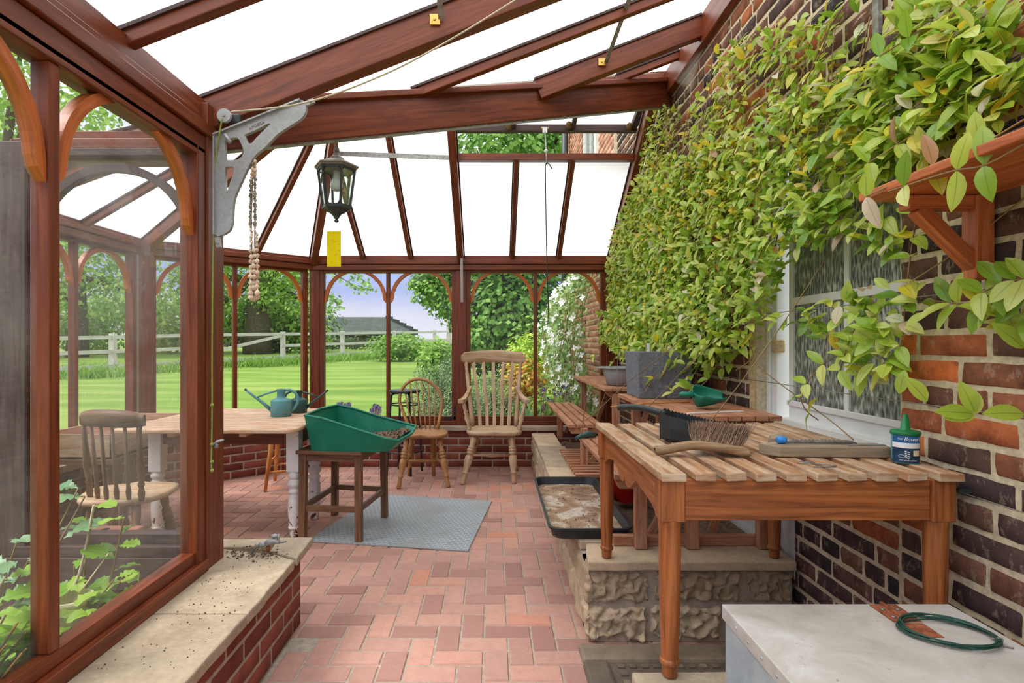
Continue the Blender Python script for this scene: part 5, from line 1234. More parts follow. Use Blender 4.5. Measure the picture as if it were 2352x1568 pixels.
me.materials.clear(); me.materials.append(MT['metal']); o = bpy.data.objects.new('casting', me); col.objects.link(o); o.parent = cb; o.matrix_parent_inverse = parent_mat(cb).inverted()
m = MB(); P0_, P1_ = bp(494, 312), bp(692, 232); m.bar(P0_ + V((0, -.002, 0)), P1_ + V((0, -.002, 0)), .038, .006, (-.4, 0, 1)); Q0, Q1 = bp(496, 316), bp(496, 540); m.bar(Q0 + V((0, -.002, 0)), Q1 + V((0, -.002, 0)), .038, .006, (1, 0, 0)); m.build('flange', MT['metal'], cb)
for a, b in (((499, 545), (504, 568)), ((703, 239), (722, 231))):
    m = MB(); p, q = bp(*a), bp(*b); m.bar(p, q, .018, .012, (0, -1, 0)); c_ = p.lerp(q, .6); m.lathe([(.006, 0), (.005, .004), (.001, .005)], c_ + V((0, -.006, 0)), 10, axis=(0, -1, 0)); m.build('bolt_lug', MT['metal'], cb)
m = MB(); m.tube([bp(522, 313, .018), bp(534, 331, .018)], .008, 10); m.build('boss', MT['metal'], cb)
ang = math.atan2(bp(616, 281).z - bp(572, 300).z, bp(616, 281).x - bp(572, 300).x); tc_ = bp(592, 290)
text_mesh('AMDEGA', 'raised_lettering', MT['steel'], cb, .0155, lambda c: tc_ + V((c.x * 1.05 * math.cos(ang) - c.y * math.sin(ang), -.0105 - c.z, c.x * 1.05 * math.sin(ang) + c.y * math.cos(ang))), .0012)

# pulley, cords, cleat
pu = thing('cord_pulley', 'small dark iron pulley with grey wheel fixed above the cast bracket', 'pulley', px(520, 268, 2.16))
m = MB(); p = px(526, 272, 2.165); m.box((p.x - .045, p.y - .004, p.z - .02), (p.x + .045, p.y + .01, p.z + .02)); m.build('back_plate', MT['iron'], pu, bevel=.008)
m = MB(); m.lathe([(.005, 0), (.026, 0), (.027, .003), (.021, .007), (.027, .011), (.027, .015), (.006, .0155), (.0055, .02), (.001, .02)], px(518, 268, 2.155), 24, axis=(0, -1, 0), smooth=False); m.build('wheel', MT['metal'], pu)
m = MB(); m.tube(smooth_path([px(531, 257, 2.138), px(700, 236, 2.12), px(880, 172, 2.13), px(1040, 88, 2.15), px(1212, -18, 2.17)], 8), .0035, 6); tag(m.build('pull_cord', MT['rope']), 'white cord running from the pulley up along the rafter', 'cord')
gcd = thing('knotted_pull_cord', 'lime-stained cord hanging down the corner post with knots', 'cord', px(487, 1090, 2.16))
m = MB(); m.tube(smooth_path([px(510, 272, 2.138), px(504, 310, 2.14), px(497, 352, 2.15), px(492, 420, 2.155), px(489, 600, 2.155), px(487, 800, 2.155), px(487, 930, 2.155), px(486, 1018, 2.155), px(485, 1062, 2.155), px(487, 1085, 2.155)], 6), .0032, 6); m.build('cord', MT['green_cord'], gcd)
for y in (930, 1020, 1060, 1080):
    m = MB(); m.ball(px(487, y, 2.152), .0085, 8, 6, None, (1, 1, .8)); m.build('knot', MT['green_cord'], gcd)
cl_ = thing('cleat', 'small steel cord cleat screwed to the corner post', 'cleat', px(496, 1022, 2.16))
m = MB(); m.lathe([(.011, 0), (.011, .003), (.008, .008)], px(496, 1024, 2.168), 14, axis=(0, -1, 0)); m.build('base', MT['steel'], cl_); m = MB(); m.tube([px(491, 1020, 2.15), px(500, 1013, 2.148), px(514, 1010, 2.148)], [.004, .006, .003], 8); m.build('horn', MT['metal'], cl_)

# vent winder, hook pole, stays
wd = thing('vent_winder', 'white screw winder holding the roof vent open', 'winder', px(1257, 350, 4.46))
vY = 4.42
m = MB(); m.tube([px(1251, 297, 4.47), px(1254, 340, 4.40), px(1256, 376, 4.33)], .0065, 8); m.build('screw_rod', MT['steel'], wd)
m = MB(); m.box(tuple(px(1246, 306, 4.47)), tuple(px(1257, 291, 4.455))); m.build('top_fork', MT['white_paint'], wd); m = MB(); m.ball(px(1254, 347, 4.395), .016, 10, 8); m.build('nut', MT['white_paint'], wd)
m = MB(); m.box(tuple(px(1243, 295, 4.474)), tuple(px(1260, 291, 4.47))); m.build('plate', MT['brass'], wd)
m = MB(); yy = 4.30; m.tube(smooth_path([px(1268, 388, yy), px(1262, 378, yy), px(1256, 374, yy), px(1252.5, 380, yy)], 4) + [px(1253.5, 470, yy), px(1256, 600, yy), px(1260, 730, yy)] + smooth_path([px(1260, 736, yy), px(1256, 738.5, yy), px(1240, 738, yy), px(1223, 737, yy), px(1221, 741, yy)], 4), .0042, 7); tag(m.build('hook_pole', MT['black_metal']), 'long dark cranked pole hanging from the vent winder', 'pole')
def stay(a, b, Ya, Yb, lb):
    t = thing('vent_stay', lb, 'stay', px(*b, Yb)); p, q = px(*a, Ya), px(*b, Yb)
    m = MB(); m.bar(p, q, .022, .005, (0, 1, 0)); m.build('flat_bar', MT['steel'], t); m = MB(); m.box((q.x - .045, q.y - .005, q.z - .02), (q.x - .004, q.y + .0, q.z + .022)); pl = m.build('brass_plate', MT['brass'], t, bevel=.001)
    m = MB(); m.lathe([(.007, 0), (.005, .003), (.001, .003)], (q.x - .026, q.y - .005, q.z), 10, axis=(0, -1, 0)); m.build('screw', MT['brass'], pl)
stay((1008, -30), (1013, 46), 2.10, 2.208, 'steel stay bar on a brass plate at the near deep rafter')
stay((1447, -6), (1392, 143), 2.70, 3.2, 'steel stay bar on a brass plate at the bright deep rafter')
m = MB(); p, q = px(1060, 556, 5.36), px(1061, 694, 5.452); m.bar(p, q, .026, .012, (0, 1, 0)); tag(m.build('steel_strap', MT['metal']), 'bright vertical steel strap screwed to the centre post', 'strap')
m = MB(); m.box(tuple(px(1020, 962, 5.525)), tuple(px(1047, 957, 5.52))); m.box(tuple(px(1042, 962, 5.525)), tuple(px(1047, 934, 5.52))); tag(m.build('corner_plate', MT['black_metal']), 'black L-shaped corner plate on the window frame beside the armchair', 'plate')

# brass tap on the sill
tp_ = thing('garden_tap', 'weathered lever tap on a bent pipe lying on the stone sill', 'tap', (-.93, 2.35, .345))
pt_ = lambda x, y, d=0.0: px(x, y, 2.33 + d)
m = MB(); m.tube(smooth_path([pt_(573, 1279), pt_(579, 1266), pt_(588, 1256), pt_(598, 1251)], 5), .0065, 9); m.build('pipe', MT['steel'], tp_)
m = MB(); m.tube([pt_(597, 1251), pt_(600, 1250), pt_(604, 1249), pt_(607, 1249), pt_(612, 1247), pt_(613, 1247), pt_(622, 1243), pt_(630, 1241), pt_(634, 1243), pt_(642, 1244)], [.011, .012, .012, .010, .010, .013, .014, .012, .009, .009], 10); m.build('tap_body', MT['metal'], tp_)
m = MB(); m.tube([pt_(642, 1244), pt_(645, 1244), pt_(646, 1244), pt_(649, 1244), pt_(650, 1244), pt_(657, 1243)], [.006, .0065, .005, .0065, .005, .0045], 8); m.build('hose_spout', MT['steel'], tp_)
m = MB(); m.tube([pt_(634, 1241), pt_(634, 1234)], .005, 8); m.ball(pt_(630, 1230), .017, 10, 6, None, (1, .7, .45)); m.ball(pt_(640, 1232), .012, 10, 6, None, (.5, .7, 1)); m.build('lever', MT['metal'], tp_)
m = MB(); m.box(tuple(pt_(613, 1256)), tuple(pt_(620, 1238, .012))); m.tube([pt_(617, 1255), pt_(614, 1266)], .009, 8); m.build('pipe_clip', MT['rust'], tp_)
dbm = MB()
for k in range(110):
    t = R.random(); x, y = -1.12 + t * .22 + R.gauss(0, .03), 2.34 + R.gauss(0, .035); dbm.ball((min(x, -.87), y, .349), R.uniform(.0015, .0055), 5, 4, None, (1.3, 1, .6))
for k in range(110): dbm.ball((-.86 - R.random() * .24, 1.5 + R.random() * .85, .346), R.uniform(.001, .003), 5, 4)
tag(dbm.build('soil_debris', MT['soil']), 'dark crumbs of soil scattered over the stone sill', 'debris', kind='stuff')

# behind the left glass
kc = thing('kitchen_chair', 'brown spindle-back kitchen chair seen through the dusty left window', 'chair', (-1.98, 2.92, 0))
mat = MT['stool']; m = MB(); seat_mesh(m, (-1.97, 2.95, .415), PI + .25, .44, .40, .035); m.build('seat', MT['pale'], kc)
for a, b in (((-1.83, 3.16, 0), (-1.85, 3.06, .42)), ((-2.17, 3.22, 0), (-2.1, 3.1, .42)), ((-1.78, 2.72, 0), (-1.84, 2.82, .42)), ((-2.14, 2.75, 0), (-2.08, 2.85, .42))):
    m = MB(); turned(m, a, b, scaled(LEGP, 1.2)); m.build('leg', mat, kc)
m = MB(); turned(m, (-1.835, 3.1, .15), (-2.15, 3.16, .15), [(0, .01), (.5, .016), (1, .01)]); m.build('stretcher', mat, kc)
A, B = V((-1.735, 2.72, .86)), V((-2.11, 2.80, .86)); m = MB(); vs = []
for k in range(15):
    t = k / 14; p = A.lerp(B, t) + V((0, -.045 * 4 * t * (1 - t), .012 * 4 * t * (1 - t))); h = .043 * (1 - .35 * (2 * t - 1) ** 4)
    for dy, dz in ((-.012, -1), (-.016, .3), (-.006, 1), (.008, 1), (.014, .2), (.012, -1)): vs.append(p + V((0, dy, dz * h)))
fs = [(k * 6 + i, k * 6 + (i + 1) % 6, (k + 1) * 6 + (i + 1) % 6, (k + 1) * 6 + i) for k in range(14) for i in range(6)] + [tuple(range(6)), tuple(84 + i for i in range(5, -1, -1))]
m.add(vs, fs, [[(vs[i].x, vs[i].z) for i in f] for f in fs], None, True); m.build('crest_rail', MT['pine_dark'] if False else MT['stool'], kc)
for k in range(6):
    t = .06 + .88 * k / 5; q = A.lerp(B, t) + V((0, -.045 * 4 * t * (1 - t), -.03)); p = V((-1.80 - .30 * k / 5, 2.80 + .05 * k / 5 - .03 * math.sin(PI * k / 5), .44))
    m = MB(); turned(m, p, q, [(0, .009), (.12, .013), (.2, .009), (.4, .0105), (1, .008)] if 0 < k < 5 else [(0, .012), (.1, .017), (.18, .011), (.22, .017), (.26, .012), (.45, .02), (.7, .013), (1, .012)]); m.build('spindle', mat, kc)
bk_ = thing('loose_brick', 'single pale pink brick lying on the sill behind the left glass', 'brick', (-1.75, 2.47, .345))
m = MB(); m.box((-1.90, 2.42, .346), (-1.615, 2.53, .402)); m.build('brick_body', MT['far_brick'], bk_, bevel=.006); m = MB()
for k in range(3): m.tube([(-1.84 + k * .085, 2.475, .401), (-1.84 + k * .085, 2.475, .4035)], .016, 12)
m.build('frog_holes', MT['dark_soil'], bk_)
bt_ = thing('low_bench', 'low dark bench at the left end of the bay holding the wooden boxes', 'bench', (-2.55, 3.75, 0))
m = MB(); m.box((-2.85, 3.35, .50), (-2.32, 4.3, .53)); m.build('bench_top', MT['stool'], bt_)
for x in (-2.8, -2.37):
    for y in (3.42, 4.22): m = MB(); m.box((x - .025, y - .025, 0), (x + .025, y + .025, .5)); m.build('leg', MT['stool'], bt_)
def crate(x0, y0, x1, y1, z, h, lb):
    t = thing('wooden_tray', lb, 'wooden tray', ((x0 + x1) / 2, (y0 + y1) / 2, z), 'wooden trays on the low bench'); m = MB()
    m.box((x0, y0, z), (x1, y1, z + .01)); m.box((x0, y0, z), (x0 + .012, y1, z + h)); m.box((x1 - .012, y0, z), (x1, y1, z + h)); m.box((x0, y0, z), (x1, y0 + .012, z + h)); m.box((x0, y1 - .012, z), (x1, y1, z + h)); m.build('tray_box', MT['pale'], t)
    m = MB(); m.grid(lambda u, v: V((x0 + .015 + u * (x1 - x0 - .03), y0 + .015 + v * (y1 - y0 - .03), z + h * .55 + .015 * N.noise(V((u * 4, v * 4, x0))))), 10, 10); m.build('red_cloth', plain('crimson_cloth', S(150, 50, 66), .9, .1), t)
crate(-2.83, 3.38, -2.36, 3.78, .532, .15, 'near wooden tray lined with crimson cloth, behind the left glass'); crate(-2.82, 3.84, -2.36, 4.27, .532, .17, 'far wooden tray lined with crimson cloth, behind the left glass')

pm = MB()
for k in range(11):
    p = on_floor(1180 + 34 * R.random(), 1106 + 10 * R.random(), .004); a = R.random() * 6; pm.leaf(p, V((math.cos(a), math.sin(a), .05)), V((0, 0, 1)), .028, .008, None, .2, .1)
tag(pm.build('fallen_leaves', plain('bleached_leaf', S(222, 208, 180), .8)), 'few pale dry leaf scraps on the brick floor at the armchair foot', 'leaf litter', kind='stuff')
# ---------------------------------------------------------------- the garden outside
def gz(x, y): return .02 + .0335 * max(y - 3.2, 0) + .03 * N.noise(V((x * .2, y * .2, 0))) * min(1, max(0, y - 7) / 5)
def in_house(x0, x1, y0, y1):
    return (x1 > -3.25 and x0 < 9 and y1 > 2.0 and y0 < 5.85) or (x1 > -1.25 and x0 < 9 and y0 < 2.9)
m = MB(); xs = [-45, -30, -22, -17, -13, -10, -8, -6.5, -5, -4, -3.25, -2.6, -1.9, -1.25, -.5, .3, 1.25, 2, 4, 7, 12]; ys = [-2, 0, 1, 2.0, 2.9, 4, 5, 5.85, 6.5, 7.5, 8.5, 10, 12, 14, 16, 18, 20, 23, 27, 32, 40, 55]
for j in range(len(ys) - 1):
    for i in range(len(xs) - 1):
        if in_house(xs[i] + .01, xs[i + 1] - .01, ys[j] + .01, ys[j + 1] - .01): continue
        q = [(xs[i], ys[j]), (xs[i + 1], ys[j]), (xs[i + 1], ys[j + 1]), (xs[i], ys[j + 1])]
        m.add([V((x, y, gz(x, y))) for x, y in q], [(0, 1, 2, 3)], [[(x, y) for x, y in q]], None, True)
tag(struct(m.build('ground', MT['lawn'])), 'mown green lawn sloping up to the paddock fence', 'lawn')

def blob_leaves(mb, c, r, n, L, W, card=True, shell=.55, zmin=-1e9, up=.5):
    c = V(c)
    for _ in range(n):
        d = V((R.gauss(0, 1), R.gauss(0, 1), R.gauss(0, 1))).normalized(); k = shell + (1 - shell) * R.random()
        k *= 1 + .22 * N.noise(V((d.x * 2.3 + c.x, d.y * 2.3, d.z * 2.3 + c.z)))
        p = c + V((d.x * r[0], d.y * r[1], d.z * r[2])) * k
        if p.z < zmin: continue
        nn = (d + V((0, 0, up)) + V((R.uniform(-.6, .6), R.uniform(-.6, .6), R.uniform(-.4, .4)))).normalized()
        t = nn.orthogonal(); t.rotate(__import__('mathutils').Quaternion(nn, R.random() * 6.28)); s = R.uniform(.7, 1.25)
        if card: mb.card(p, t, nn, L * s, W * s)
        else: mb.leaf(p, t, nn, L * s, W * s)
def tree(name, label, base, trunk_r, trunk_h, blobs, n, L, W, leafmat, group=None, branches=5):
    b = V(base); t = thing(name, label, 'tree', b, group); m = MB()
    m.tube([b, b + V((.05, 0, trunk_h * .4)), b + V((-.05, .1, trunk_h))], [trunk_r * 1.25, trunk_r, trunk_r * .6], 10)
    for c, r in blobs[:branches]:
        m.tube(smooth_path([b + V((0, 0, trunk_h * R.uniform(.45, .9))), b.lerp(V(c), .5) + V((0, 0, trunk_h * .45)), V(c)], 4), [trunk_r * .4] * 5 + [trunk_r * .2] * 3 + [trunk_r * .08], 6)
    m.build('trunk', MT['bark'], t); m = MB(); tot = sum(r[0] * r[2] for c, r in blobs)
    for c, r in blobs: blob_leaves(m, c, r, int(n * r[0] * r[2] / tot), L, W, True, .35)
    m.build('foliage', MT[leafmat], t); return t
def g3(x, y, z=0.0): return V((x, y, gz(x, y) + z))
tree('broad_tree', 'big bright green tree with thick trunk behind the paddock fence, seen left of the lantern', g3(-11.2, 26), .55, 4.2,
     [((-11.5, 26, 6.2), (4.2, 3, 2.6)), ((-13.8, 25.5, 4.3), (2.2, 2, 1.5)), ((-9.2, 25, 4.6), (1.6, 1.6, 1.3)), ((-8.7, 25, 3.2), (.9, 1.2, 1.0)), ((-12.6, 25, 2.9), (1.2, 1.2, .8)), ((-10.2, 25.2, 3.5), (1.5, 1.0, .9)), ((-13.2, 25.2, 3.4), (1.3, 1.0, .9)), ((-10, 26, 9), (4, 3, 3))], 16000, .19, .13, 'oak', 'trees beyond the paddock')
tree('broad_tree', 'leafy green tree seen through the dusty left window', g3(-17.5, 23), .35, 4, [((-17.5, 23, 4.6), (3.4, 2.5, 2.6)), ((-15, 23, 3.2), (2, 2, 1.5)), ((-20, 22, 4), (2.6, 2, 2.2)), ((-18, 23, 8), (4, 3, 3))], 9000, .2, .14, 'oak', 'trees beyond the paddock')
tree('broad_tree', 'farther green tree at the left edge behind the dusty glass', g3(-25, 22), .35, 4, [((-25, 22, 4.5), (3.5, 2.5, 3)), ((-22, 22, 3.2), (2, 2, 2)), ((-29, 22, 5), (4, 3, 3.4)), ((-25, 22, 9), (5, 3, 3.5))], 7000, .22, .15, 'oak', 'trees beyond the paddock')
tree('broad_tree', 'tall tree whose high crown shows through the top of the left window', g3(-15, 16.5), .3, 6, [((-13.5, 16.5, 9), (3, 2.5, 2.4)), ((-16, 16.5, 8), (3, 2.5, 2.4)), ((-11.8, 16.2, 7.4), (1.8, 1.8, 1.6)), ((-13.5, 16, 11.5), (3, 2, 2))], 4500, .2, .15, 'oak', 'trees beyond the paddock')
tree('sycamore_tree', 'green sycamore beside the fence end, in the far window right of the blue sky', g3(-1.12, 17.5), .22, 3, [((-1.9, 17.5, 3.0), (.85, .9, .75)), ((-1.35, 17.5, 2.6), (.8, .8, .8)), ((-1.7, 17.5, 4.2), (1.3, 1.2, 1.2)), ((-2.3, 17.4, 3.2), (.5, .5, .35)), ((-1.2, 17.5, 5.5), (1.6, 1.4, 1.3))], 8500, .13, .11, 'maple', 'sycamores by the lawn')
tree('sycamore_tree', 'dense dark sycamore filling the far window behind the armchair', g3(.35, 12.5), .25, 3.5, [((.1, 12.4, 2.0), (1.0, .8, 1.1)), ((.9, 12.6, 2.4), (1.1, .9, 1.2)), ((.4, 12.5, 3.6), (1.6, 1.2, 1.3)), ((.3, 12.3, 5.6), (2.3, 1.8, 1.6)), ((1.6, 12.4, 6.2), (1.8, 1.6, 1.5)), ((-.2, 12.4, 1.3), (.8, .7, .6)), ((.9, 12.2, 1.4), (.9, .7, .7))], 17000, .12, .10, 'maple', 'sycamores by the lawn')
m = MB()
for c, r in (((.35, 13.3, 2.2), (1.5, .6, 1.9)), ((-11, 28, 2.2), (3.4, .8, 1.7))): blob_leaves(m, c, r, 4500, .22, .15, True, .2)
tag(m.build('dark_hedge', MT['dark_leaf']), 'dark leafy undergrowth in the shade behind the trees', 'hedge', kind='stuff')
m = MB()
for _ in range(46):
    x = R.uniform(-34, -8.6); y = 27.5 + R.uniform(-1, 1) + max(0, -14 - x) * -.25; blob_leaves(m, (x, y, gz(x, y) + R.uniform(.6, 2.6)), (1.5, .8, 1.2), 330, .21, .15, True, .2)
tag(m.build('hedgerow', MT['oak']), 'bright green hedgerow filling the gaps below the trees behind the fence', 'hedge', kind='stuff')
tw = thing('leafy_branch', 'thin overhanging branch with sparse leaves against the blue sky', 'branch', px(745, 650, 15)); m = MB()
bl = MB()
for p in (((700, 610), (760, 625), (800, 648), (835, 668)), ((700, 640), (745, 668), (765, 688), (775, 700)), ((705, 610), (790, 618), (830, 640), (850, 660)), ((700, 690), (740, 705), (760, 718))):
    c = smooth_path([px(x, y, 15) for x, y in p], 6); m.tube(c, [.02 - .015 * k / len(c) for k in range(len(c))], 5)
    for q in c[3:]:
        for _ in range(5): bl.card(q + V((R.gauss(0, .08), R.gauss(0, .2), R.gauss(0, .07))), V((R.uniform(-1, 1), R.uniform(-1, 1), R.uniform(-1, .5))), V((R.uniform(-.5, .5), -1, .6)), .12, .085)
m.build('twig', MT['bark'], tw); bl.build('leaves', MT['maple'], tw)

# fence
fe = thing('paddock_fence', 'pale grey post and rail fence across the far side of the lawn', 'fence', g3(-6, 21.8))
FP = [(-13.6, 11.2), (-12.0, 13.2), (-10.5, 15.1), (-9.0, 17.3), (-7.5, 19.5), (-6.02, 21.8), (-4.36, 24), (-2.9, 27), (-2.3, 28.2)]
for k, (x, y) in enumerate(FP):
    b = g3(x, y, -.1); m = MB(); h = 1.22 if k < 8 else 1.75; m.bar(b, b + V((R.uniform(-.02, .02), 0, h)), .15 if k < 8 else .24, .13, (0, 1, 0)); m.build('post', MT['fence'], fe)
    if k:
        a = g3(*FP[k - 1])
        for z in (.22, .62, 1.02):
            if k == 4 and z == .62:
                m = MB(); m.bar(a + V((0, -.09, .45)), g3(x, y) + V((0, -.09, .98)), .03, .10); m.build('rail', MT['fence'], fe); continue
            m = MB(); m.bar(a + V((0, -.09, z + R.uniform(-.02, .02))), g3(x, y) + V((0, -.09, z + R.uniform(-.02, .02))), .035, .10); m.build('rail', MT['fence'], fe)
# rough grass along the fence
def blades(mb, x, y, n, h, sp, w=.012, lean=.35, z0=None):
    for _ in range(n):
        p = V((x + R.gauss(0, sp), y + R.gauss(0, sp), 0)); p.z = gz(p.x, p.y) if z0 is None else z0
        d = V((R.uniform(-lean, lean), R.uniform(-lean, lean), 1)); l = h * R.uniform(.5, 1.15); s = V((R.uniform(-1, 1), R.uniform(-1, 1), 0)).normalized() * w
        q = p + d * l * .6; e = p + V((d.x * 1.7, d.y * 1.7, .85)) * l
        mb.add([p - s, p + s, q + s * .7, q - s * .7, e], [(0, 1, 2, 3), (3, 2, 4)], None, None, False)
m = MB()
for k in range(len(FP) - 1):
    for t in range(26):
        u = R.random(); x = FP[k][0] + (FP[k + 1][0] - FP[k][0]) * u; y = FP[k][1] + (FP[k + 1][1] - FP[k][1]) * u - R.uniform(-1.2, 1.3); blades(m, x + R.uniform(0, .8), y, 40, R.uniform(.18, .46), .28, .015, .6)
tag(m.build('rough_grass', MT['weed']), 'long rough grass and nettles along the foot of the fence', 'grass', kind='stuff')
def bush(name, label, c, r, n, L, W, mat, cat='shrub', card=True, group=None, zmin=None):
    t = thing(name, label, cat, (c[0], c[1], gz(c[0], c[1])), group); m = MB(); blob_leaves(m, c, r, n, L, W, card, .35, gz(c[0], c[1]) if zmin is None else zmin, .7); m.build('foliage', MT[mat], t)
    s = MB(); b = V((c[0], c[1], gz(c[0], c[1]) - .02))
    for _ in range(5): s.tube([b, V(c) + V((R.uniform(-.4, .4) * r[0], R.uniform(-.4, .4) * r[1], R.uniform(-.3, .5) * r[2]))], [.015, .006], 5)
    s.build('stems', MT['bark'], t); return t
bush('nettle_clump', 'rounded green weed clump at the fence corner', (-3.5, 20.5, 1.15), (1.3, 1.0, .55), 1500, .16, .1, 'weed')
bush('nettle_clump', 'tall pale green weeds beside the rosemary', (-1.25, 12.5, .85), (.55, .6, .55), 900, .16, .07, 'weed')
def spiky(name, label, c, r, n, l, mat):
    t = thing(name, label, 'shrub', (c[0], c[1], gz(c[0], c[1]))); m = MB()
    for _ in range(n):
        d = V((R.gauss(0, 1), R.gauss(0, 1), abs(R.gauss(0, 1)) * .9 + .15)).normalized(); b = V((c[0], c[1], gz(c[0], c[1]))); e = b + V((d.x * r[0], d.y * r[1], d.z * r[2])) * R.uniform(.45, 1.05) * (1 + .15 * N.noise(d * 3))
        dr_ = (d + V((0, 0, .8))).normalized()
        for k in range(9):
            p = e + dr_ * (k * .02 - .08); a = k * 2.4; s = V((math.cos(a), math.sin(a), .6)).normalized(); m.card(p, s, dr_, l, l * .28)
    m.build('foliage', MT[mat], t); s = MB(); b = V((c[0], c[1], gz(c[0], c[1])))
    for _ in range(14): s.tube([b, b + V((R.uniform(-.7, .7) * r[0], R.uniform(-.7, .7) * r[1], r[2] * R.uniform(.4, .8)))], [.012, .005], 5)
    s.build('stems', MT['bark'], t)
spiky('rosemary_bush', 'grey-green rosemary bush outside the far window behind the hoop-back chair', (-.62, 6.95), (.52, .5, .86), 1100, .045, 'rosemary')
spiky('rosemary_bush', 'second grey-green rosemary seen between the slats of the armchair', (.0, 6.75), (.36, .4, .74), 600, .045, 'rosemary')
bush('clipped_shrub', 'bright yellow-green rounded shrub behind the armchair', (.62, 9.3, 1.05), (.46, .45, .42), 1500, .07, .045, 'shrub')
bush('russet_shrub', 'low shrub with russet and yellow young leaves right of the armchair', (.42, 7.6, .70), (.42, .4, .40), 1300, .07, .04, 'orange_leaf')
bush('green_perennials', 'leafy green border plants below the white clematis', (.75, 6.6, .42), (.45, .4, .34), 1200, .07, .04, 'weed', 'plants')
ir = thing('iris_clump', 'clump of grey-green sword-shaped iris leaves outside the far window', 'plants', g3(.42, 6.35)); m = MB()
for k in range(26):
    x = .42 + R.gauss(0, .10); y = 6.35 + R.gauss(0, .07); m.leaf(g3(x, y), V((R.uniform(-.3, .3), R.uniform(-.15, .15), 1)), V((0, -1, .1)), R.uniform(.3, .5), .035, None, .1, .06)
m.build('leaves', MT['kale'], ir)
for lb, spots in (('violet columbine flowers low in the border under the clematis', [(1240 + 70 * R.random(), 880 + 60 * R.random()) for _ in range(34)]), ('small violet flower head just outside the sill by the green tray', [(852 + 22 * R.random(), 930 + 18 * R.random()) for _ in range(30)]), ('faded lilac flowers outside the sill behind the watering cans', [(775 + 32 * R.random(), 926 + 14 * R.random()) for _ in range(26)])):
    t = thing('violet_flowers', lb, 'flowers', g3((spots[0][0] - CX) / F * 6.1, 6.1)); m = MB(); s = MB()
    for x, y in spots:
        p = px(x, y, 6.05 + R.random() * .3)
        for k in range(4): a = k * 1.57 + R.random(); m.card(p, V((math.cos(a), -.3, math.sin(a))), V((0, -1, 0)), .026, .02)
        s.tube([V((p.x + R.uniform(-.03, .03), p.y, gz(p.x, p.y))), p], .0025, 4)
    m.build('petals', MT['violet'], t); s.build('stems', MT['stem'], t)

# house wall beyond the conservatory, with the white clematis on it
hx = MB(); brick_face(hx, (XW, 5.78, 0), (0, 1, 0), (0, 0, 1), (-1, 0, 0), 3.7, 7.0, depth=.008, amp=.002, nu=1, nv=1, skip=lambda a, b, a0, a1: .85 < a < 1.75 and 3.2 < b < 4.7)
ho = hx.build('wall_outside', MT['far_brick']); tag(struct(ho), 'pink brick side of the house beyond the conservatory, seen through the roof vent', 'wall')
m = MB(); m.box((XW + .006, 5.78, 0), (XW + .3, 9.48, 7)); m.build('mortar', MT['mortar'], ho)
w2 = tag(struct(empty('window_11', (XW, 7.1, 3.2))), 'white sash window high on the outside house wall', 'window'); m = MB()
for lo, hi in (((XW - .03, 6.62, 3.2), (XW + .02, 6.74, 4.7)), ((XW - .03, 7.42, 3.2), (XW + .02, 7.54, 4.7)), ((XW - .05, 6.6, 3.14), (XW + .02, 7.56, 3.24)), ((XW - .03, 6.62, 4.62), (XW + .02, 7.54, 4.72)), ((XW - .02, 7.05, 3.2), (XW + .02, 7.1, 4.7))): m.box(lo, hi)
m.build('window_frame', MT['white_paint'], w2); m = MB(); m.box((XW - .004, 6.7, 3.2), (XW + .004, 7.5, 4.7)); m.build('pane', MT['ripple'], w2)
dp = MB(); dp.tube([(XW - .08, 9.1, gz(1, 9)), (XW - .08, 9.1, 6.8)], .055, 12); 
for z in (2.2, 4.2, 5.0): dp.tube([(XW - .08, 9.1, z), (XW - .08, 9.1, z + .08)], .066, 12)
tag(dp.build('downpipe', MT['iron']), 'dark cast downpipe on the house corner, seen through the vent', 'downpipe')
ct = thing('clematis', 'white-flowered clematis tumbling down the house wall outside the far right window', 'climber', g3(1.1, 7.2)); m = MB(); fl_ = MB(); st_ = MB()
def cl_pt():
    z = .35 + 2.1 * R.random(); y = 5.95 + 3.2 * R.random(); bulge = .55 * math.sin(PI * min(1, max(0, (2.3 - z) / 1.9))) ** .8 * (1 if y < 8.6 else .6)
    return V((XW - .04 - bulge * R.uniform(.25, 1) - .08 * N.noise(V((y * 2, z * 2, 0))), y, z))
for _ in range(5200):
    p = cl_pt(); nn = V((-1, -.6 + R.uniform(-.6, .6), .5 + R.uniform(-.5, .5))); m.card(p, V((R.uniform(-1, .2), R.uniform(-1, 1), R.uniform(-1, .3))), nn, R.uniform(.05, .085), .04)
for _ in range(430):
    p = cl_pt() + V((-.06, -.03, 0)); 
    if p.z > 2.15 or p.y > 8.3 or (p.z < .8 and R.random() < .5): continue
    nn = V((-1, -1.1 + R.uniform(-.5, .5), .4)).normalized(); a0 = R.random() * 3; t1 = nn.orthogonal(); t2 = nn.cross(t1)
    for k in range(4): a = a0 + k * PI / 2; fl_.card(p, t1 * math.cos(a) + t2 * math.sin(a) + nn * .15, nn, .042, .03)
for _ in range(90): p = cl_pt(); st_.tube(smooth_path([p, p + V((R.uniform(-.1, .1), R.uniform(-.1, .1), -.2)), p + V((R.uniform(-.15, .1), R.uniform(-.2, .1), -.5))], 3), .004, 4)
m.build('leaves', MT['clematis'], ct); fl_.build('flowers', MT['petal'], ct); st_.build('stems', MT['stem'], ct)

